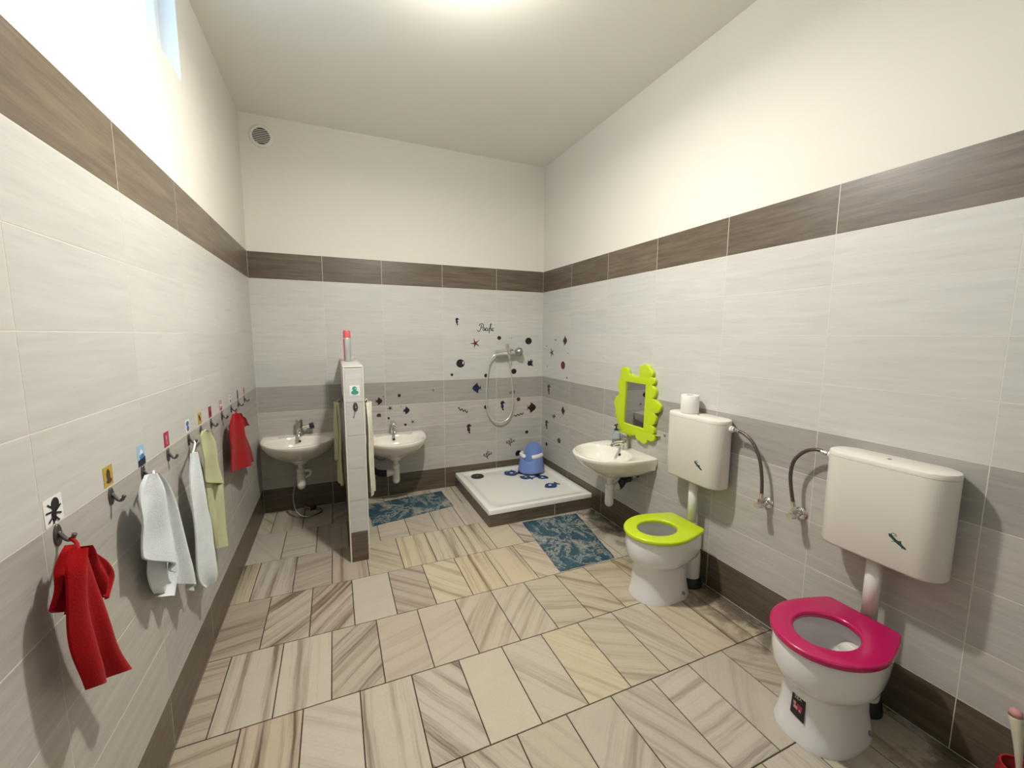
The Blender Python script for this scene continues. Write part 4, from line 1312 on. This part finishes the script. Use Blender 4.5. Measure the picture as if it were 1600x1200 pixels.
SLAB = [  # colour and label in the order of DATA['S']
 ('navy_print', 'small navy seahorse sticker, highest of the stickers left of the shower'), ('black_print', 'black handwritten word Pacific stuck above the shower mixer'), ('red_print', 'red starfish sticker below the word Pacific'),
 ('black_print', 'largest black bubble sticker, left of the shower hose'), ('black_print', 'small black bubble below the largest bubble'), ('black_print', 'black bubble sticker just above the shower mixer body'),
 ('grey_print', 'tiny grey dot above the shower mixer lever'), ('black_print', 'large black bubble sticker right of the shower mixer near the corner'), ('black_print', 'small black turtle sticker below the bubble by the corner'),
 ('black_print', 'black bubble sticker under the hand shower, right of the hose'), ('maroon_print', 'dark red bubble half behind the upper left of the shower hose'), ('navy_print', 'navy fish sticker left of the shower hose on the grey tiles'),
 ('brown_print', 'thin seaweed sticker behind the right strand of the shower hose'), ('maroon_print', 'dark red bubble half behind the lower left of the shower hose'), ('navy_print', 'navy seahorse sticker inside the loop of the shower hose'),
 ('brown_print', 'brown bubble sticker right of the shower hose on a grout line'), ('maroon_print', 'dark maroon fish sticker right of the shower hose near the corner'), ('black_print', 'black wavy line sticker left of the shower hose'),
 ('black_print', 'black wavy line sticker right of the shower hose'), ('maroon_print', 'maroon seahorse sticker below and left of the shower hose'), ('maroon_print', 'small maroon bubble above the potty on the back wall'),
 ('brown_print', 'reddish brown coral sticker left of the potty backrest'), ('black_print', 'black coral sticker lowest on the wall above the tray'), ('black_print', 'black shell sticker beside the potty on the back wall'),
 ('black_print', 'tiny dark dot above the maroon fish by the middle basin'), ('maroon_print', 'small maroon fish sticker nearest the partition above the middle basin'), ('black_print', 'black bubble sticker highest above the middle basin'),
 ('navy_print', 'small navy starfish sticker above the middle basin tap'), ('grey_print', 'tiny grey dot left of the navy fish above the middle basin'), ('navy_print', 'small navy fish sticker right of the middle basin tap'),
 ('brown_print', 'dark shell sticker beside the white towel above the middle basin'), ('black_print', 'small dark bubble just up left of the middle basin tap'), ('red_print', 'small red starfish sticker furthest right above the middle basin'),
 ('black_print', 'small black bubble between tap and red starfish at the middle basin'), ('grey_print', 'grey round spot on the top grey tile row between middle basin and shower'),
 ('red_print', 'tiny red dot beside the highest fish on the right wall'), ('maroon_print', 'maroon fish sticker highest on the right wall'), ('grey_print', 'tiny grey dot above the starfish on the right wall'), ('black_print', 'black starfish sticker on the right wall near the corner'),
 ('grey_print', 'tiny grey dot right of the starfish on the right wall'), ('red_print', 'red bubble sticker on the right wall'), ('grey_print', 'tiny grey dot by the corner below the right wall starfish'), ('black_print', 'tiny black dot under the red bubble on the right wall'),
 ('brown_print', 'brown seahorse sticker on the right wall at the top of the grey tiles'), ('navy_print', 'slim navy fish sticker on the grey tiles of the right wall'), ('brown_print', 'faint brown coral sticker on the right wall'), ('navy_print', 'navy seahorse sticker on the right wall near the corner'),
 ('brown_print', 'brown bubble sticker lowest on the right wall near the basin'), ('black_print', 'dark bubble sticker behind the potty backrest on the right wall'), ('grey_print', 'grey round spot between mirror and first cistern'),
]
SNAME = {'bubble': 'bubble_sticker', 'dot': 'dot_sticker', 'star': 'starfish_sticker', 'fish': 'fish_sticker', 'seahorse': 'seahorse_sticker', 'shell': 'shell_sticker', 'turtle': 'turtle_sticker', 'wave': 'wave_sticker', 'coral': 'coral_sticker', 'weed': 'seaweed_sticker', 'text': 'word_sticker'}
nw = 0
for (kind, side, a, z, w_, h_), (mt_, lab) in zip(DATA['S'], SLAB):
    if kind == 'wave':
        wave_dir[0] = -1 if nw == 0 else .7
        nw += 1
    if kind == 'dot': w_, h_ = w_*.8, h_*.8
    if kind in ('fish', 'seahorse', 'turtle', 'star'): w_, h_ = w_*1.18, h_*1.12
    bm = sticker_bm(kind, w_, h_)
    if kind in ('fish', 'seahorse') and RND.random() < .5:
        bmesh.ops.scale(bm, vec=(-1, 1, 1), verts=bm.verts[:])
    if kind == 'text':
        bmesh.ops.rotate(bm, cent=(0, 0, 0), matrix=Matrix.Rotation(-.02, 3, 'Z'), verts=bm.verts[:])
    o = obj(SNAME[kind], bm, mt_)
    o.matrix_world = back_m(a, z, .0002) if side == 'B' else right_m(a, z, .0002)
    tag(o, lab, 'sticker', 'sea stickers on the shower and basin walls')
    if kind == 'bubble' and w_ > .07 and side == 'B' and a < 1.7:
        bm = plate([[(.028+.006*math.cos(t_*PI/8), .006+.013*math.sin(t_*PI/8)) for t_ in range(16)]], .0004)
        bmesh.ops.translate(bm, verts=bm.verts[:], vec=(-.004, 0, TH_))
        obj('glint', bm, 'white_print', o)

# ---------------------------------------------------------------- hooks and picture labels along the left wall
HY = [-2.445, -2.217, -2.019, -1.811, -1.586, -1.420, -1.256, -1.048, -.834, -.645, -.459]
HK = ['bee picture', 'yellow picture', 'pale and dark blue picture', 'crimson picture', 'blue and white picture', 'yellow and black picture', 'dull red picture', 'pink and white picture', 'faint picture above the far red towel', 'small dark green picture', 'faint red picture nearest the corner']
def hook(label, y, z, mtx=None, big=1.0):
    t = thing('wall_hook', label, 'hook', (0, 0, 0), 0, 'towel hooks along the left wall' if mtx is None else None)
    t.matrix_world = (left_m(y, z) if mtx is None else mtx)
    bm = plate([ellipse_pts(.0105*big, .022*big, 0, 28)], .004, .0015, 2)
    obj('back_plate', bm, 'hook_steel', t, 'auto')
    bm = new_bm()
    tube(bm, catmull([(0, .006, .003), (0, -.006, .010), (0, -.014, .017), (0, -.012, .024), (0, -.002, .028)], 5), [.0040]*18+[.0045]*3, 10)
    obj('prong', bm, 'hook_steel', t, True)
    return t
for y, k in zip(HY, HK):
    hook('steel towel hook under the '+k+' on the left wall', y, .966)
def pic(label, y, col, marks, w_=.050, h_=.050, mtx=None):
    o = obj('picture_sticker', plate([[(-w_/2, -h_/2), (w_/2, -h_/2), (w_/2, h_/2), (-w_/2, h_/2)]], .0006), col)
    o.matrix_world = left_m(y, 1.0205, .0002) if mtx is None else mtx
    tag(o, label, 'sticker', 'picture stickers over the towel hooks' if mtx is None else None)
    for i, (outl, mt_) in enumerate(marks):
        bm = plate([[(x*w_, yy*h_) for x, yy in outl]], .0005)
        bmesh.ops.translate(bm, verts=bm.verts[:], vec=(0, 0, .0006+.0002*i))
        obj('motif', bm, mt_, o)
    return o
def el(cx, cy, a, b, n=14):
    return [(cx+a*math.cos(2*PI*i/n), cy+b*math.sin(2*PI*i/n)) for i in range(n)]
def bar(x0, y0, x1, y1, w_=.05):
    return ribbon([(x0, y0), (x1, y1)], w_)
bee = [(el(.10, .18, .22, .26), 'black_print'), (el(-.02, -.16, .13, .26), 'black_print')]
for a in ((-.30, .30, .0, .05), (-.42, .02, -.05, -.02), (.38, .10, .08, -.05), (.36, -.22, .05, -.10), (-.34, -.34, -.05, -.15), (.20, -.44, .02, -.25), (-.12, -.46, -.04, -.3)):
    bee.append((bar(*a, .06), 'black_print'))
pic('white sticker with a black bee, nearest the camera on the left wall', -2.446, 'white_print', bee, .062, .058)
pic('ochre yellow picture sticker second along the left wall', -2.218, 'yellow_print', [(el(0, .05, .2, .3), 'brown_print'), (el(.05, -.25, .3, .12), 'brown_print')], .047, .052)
pic('light and dark blue picture sticker over the near white towel', -2.017, 'pale_blue_print', [([(-.5, -.5), (.5, -.5), (.5, -.12), (-.5, -.2)], 'navy_print'), (el(.0, .08, .22, .2), 'white_print'), (el(.05, -.05, .3, .12), 'blue_print')], .050, .062)
pic('crimson picture sticker with a pale figure on the left wall', -1.810, 'crimson_print', [(el(0, .12, .15, .16), 'pink_print'), (bar(0, .05, .05, -.35, .14), 'pink_print')], .046, .052)
pic('blue and white picture sticker over the second white towel', -1.583, 'white_print', [(el(.0, .2, .35, .2), 'blue_print'), (el(.05, -.2, .3, .22), 'blue_print')], .050, .050)
pic('yellow picture sticker with a black mark over the green towel', -1.418, 'yellow_print', [(bar(-.2, .3, .1, -.2, .25), 'black_print')], .050, .048)
pic('dull red picture sticker right of the green towel', -1.254, 'crimson_print', [(el(.05, -.1, .25, .25), 'brown_print')], .048, .052)
pic('pink and white picture sticker on the left wall', -1.050, 'pink_print', [(el(0, 0, .4, .1), 'white_print'), (el(0, -.35, .3, .1), 'red_print')], .048, .052)
pic('faint pinkish picture sticker over the far red towel', -.834, 'white_print', [(el(0, .25, .3, .12), 'pink_print'), (el(0, -.2, .25, .2), 'brown_print')], .046, .050)
pic('narrow dark green picture sticker near the far corner', -.640, 'green_print', [], .026, .056)
pic('faint red picture sticker nearest the far corner', -.447, 'pink_print', [(el(0, 0, .25, .3), 'crimson_print')], .044, .046)
pic('white sticker with a green animal on the end of the partition', 0, 'white_print', [(el(0.0, .18, .24, .22), 'teal_print'), (el(.02, -.2, .38, .22), 'teal_print'), (el(.1, .2, .06, .06), 'white_print')], .055, .060, back_m(.651, 1.060, -PY+.0004))
hook('oval steel hook on the end of the partition below the green sticker', 0, 0, back_m(.652, .962, -PY), 1.15)

# ---------------------------------------------------------------- towels
def resample(pl, n):
    P = catmull([(p[0], p[1], 0) for p in pl], 10)
    d = [0]
    for a, b in zip(P, P[1:]): d.append(d[-1]+(b-a).length)
    out = []
    for i in range(n+1):
        s = d[-1]*i/n
        k = max(j for j in range(len(d)) if d[j] <= s+1e-9)
        k = min(k, len(P)-2)
        f = (s-d[k])/max(1e-9, d[k+1]-d[k])
        out.append(P[k].lerp(P[k+1], f))
    return out
def towel(name, label, mat_, panels, loop, hk, mtx, folds=2.2, group='towels on the left wall'):
    """panels: (distance from wall, left edge, right edge) in (along, z); folded sheets with real thickness"""
    t = thing('towel', label, 'towel', (0, 0, 0), 0, group)
    t.matrix_world = mtx
    bm = new_bm()
    r_ = random.Random(hash(name) % 999 if False else len(label))
    n, m_ = 34, 16
    for pi_, (d, Lp, Rp) in enumerate(panels):
        Ls, Rs = resample(Lp, n), resample(Rp, n)
        ph = r_.uniform(0, 6)
        front, backv = [], []
        for i in range(n+1):
            v = i/n
            rf, rb = [], []
            for k in range(m_+1):
                u = k/m_
                mid = Ls[i].lerp(Rs[i], .5)
                pin = 1 if v > .16 else .58+.42*math.sin(PI/2*v/.16)
                p = mid+(Ls[i].lerp(Rs[i], u)-mid)*pin
                wid = (Rs[i]-Ls[i]).length
                env = math.sin(PI*u)**.6
                amp = min(.020, wid*.14)*(.4+.6*v)
                fold = amp*math.sin(u*folds*2*PI+ph+1.2*v)*env
                belly = .012*env*(1-.5*v)
                sag = .0025*math.sin(9*v+5*u+ph)
                dd = max(d+fold+belly+sag, .010)
                th = .0045+.004*env
                rf.append(bm.verts.new((p.x, p.y, dd+th/2)))
                rb.append(bm.verts.new((p.x, p.y, max(dd-th/2, .004))))
            front.append(rf); backv.append(rb)
        for i in range(n):
            for k in range(m_):
                bm.faces.new((front[i][k], front[i+1][k], front[i+1][k+1], front[i][k+1]))
                bm.faces.new((backv[i][k], backv[i][k+1], backv[i+1][k+1], backv[i+1][k]))
            bm.faces.new((front[i][0], backv[i][0], backv[i+1][0], front[i+1][0]))
            bm.faces.new((front[i][m_], front[i+1][m_], backv[i+1][m_], backv[i][m_]))
        for k in range(m_):
            bm.faces.new((front[0][k], front[0][k+1], backv[0][k+1], backv[0][k]))
            bm.faces.new((front[n][k], backv[n][k], backv[n][k+1], front[n][k+1]))
    obj('cloth', bm, mat_, t, 'auto')
    if loop:
        bm = new_bm()
        tube(bm, catmull([(a, z, d) for a, z, d in loop], 6), .0035, 8)
        obj('hanging_loop', bm, mat_, t, True)
    return t
LM = left_m(0, 0)
def mk(name, label, mat_, hook_y, folds, loop):
    D_ = DATA[name]
    towel(name, label, mat_, D_['panels'], loop, hook_y, LM, folds)
mk('red_near', 'red towel nearest the camera, hanging under the bee sticker', 'red_cloth', 0, 1.3, [(-2.445, .955, .020), (-2.458, .950, .034), (-2.475, .945, .044), (-2.492, .940, .050)])
mk('white_near', 'large white towel hanging under the blue picture sticker', 'white_cloth', 0, 1.2, [(-2.022, .958, .020), (-2.035, .968, .032), (-2.06, .978, .040), (-2.09, .978, .050)])
mk('white_far', 'narrow white towel beside the green towel on the left wall', 'white_cloth', 0, 1.1, [(-1.590, .958, .020), (-1.62, .955, .030), (-1.665, .948, .038), (-1.715, .940, .046)])
mk('green', 'pale green towel hanging under the yellow sticker on the left wall', 'green_cloth', 0, 1.4, [(-1.422, .958, .020), (-1.46, .968, .030), (-1.51, .985, .040), (-1.56, .988, .048)])
mk('red_far', 'smaller red towel furthest along the left wall', 'red_cloth', 0, 1.3, [(-.838, .955, .020), (-.87, .955, .030), (-.92, .955, .040), (-.97, .958, .046)])
# towels on both sides of the partition
PL = frame_m((PX0, 0, 0), (0, -1, 0), (0, 0, 1))      # left face, u towards the camera
PRt = frame_m((PX1, 0, 0), (0, 1, 0), (0, 0, 1))      # right face, u away from the camera
for mm, lab in ((frame_m((PX0, -.74, .972), (0, -1, 0), (0, 0, 1)), 'steel hook on the left side of the partition'), (frame_m((PX1, -.80, .972), (0, 1, 0), (0, 0, 1)), 'steel hook on the right side of the partition')):
    hook(lab, 0, 0, mm)
towel('pg', 'pale green towel hanging on the left side of the partition', 'green_cloth',
      [(.026, [(.70, .955), (.655, .80), (.64, .60), (.66, .46), (.70, .42)], [(.775, .955), (.82, .80), (.86, .62), (.85, .48), (.80, .42)]),
       (.040, [(.715, .960), (.70, .84), (.69, .72), (.70, .56)], [(.765, .960), (.79, .84), (.82, .70), (.80, .60)])],
      [(.74, .962, .018), (.742, .975, .026), (.745, .955, .034)], 0, PL, 1.6, 'towels on the partition')
towel('pw', 'white towel hanging on the right side of the partition', 'cream_cloth',
      [(.024, [(-.830, .955), (-.88, .80), (-.92, .60), (-.92, .44), (-.90, .36)], [(-.775, .955), (-.73, .80), (-.69, .60), (-.68, .44), (-.70, .37)]),
       (.040, [(-.82, .958), (-.84, .80), (-.86, .62), (-.86, .46), (-.84, .37)], [(-.785, .958), (-.75, .80), (-.72, .62), (-.71, .46), (-.74, .335)])],
      [(-.80, .962, .018), (-.80, .975, .026), (-.80, .955, .034)], 0, PRt, 1.3, 'towels on the partition')

# ---------------------------------------------------------------- toilet brush at the right edge, ceiling lamps
tb = thing('toilet_brush', 'pale handled toilet brush in a red holder beside the second toilet', 'toilet brush', (2.315, -3.195, 0))
bm = new_bm()
loft(bm, [circle(.050, 0), circle(.054, .004), circle(.050, .10), circle(.044, .155), circle(.040, .155), circle(.046, .10), circle(.050, .01)])
obj('holder', bm, 'red_plastic', tb, 'auto')
bm = new_bm()
tube(bm, [(0, 0, .03), (.002, .006, .15), (.003, .012, .20), (.004, .020, .255), (.005, .026, .290), (.005, .028, .302)], [.006, .0065, .009, .0125, .0155, .014], 16)
hd = obj('handle', bm, 'handle_white', tb, True)
bm = new_bm()
tube(bm, [(.005, .0275, .298), (.005, .029, .312), (.005, .0295, .318)], [.0155, .0135, .006], 16)
obj('handle_tip', bm, 'pink_print', hd, True)
bm = new_bm()
lathe(bm, [(.020, .02), (.036, .03), (.036, .10), (.014, .12)], 20)
obj('brush_head', bm, 'white_plastic', tb, True)
for i, (x, y) in enumerate(((1.05, -1.93),)):
    cl = thing('ceiling_lamp', 'bare bulb ceiling lamp over the middle of the room', 'ceiling lamp', (x, y, CH-.0005))
    bm = new_bm()
    lathe(bm, [(.055, 0), (.055, -.012), (.030, -.030), (.022, -.034), (.022, -.100), (.018, -.104)], 28)
    obj('socket', bm, 'white_plastic', cl, 'auto')
    bm = new_bm()
    bmesh.ops.create_uvsphere(bm, u_segments=24, v_segments=14, radius=.060)
    bmesh.ops.translate(bm, verts=bm.verts[:], vec=(0, 0, -.160))
    obj('bulb', bm, 'bright_bulb', cl, True)
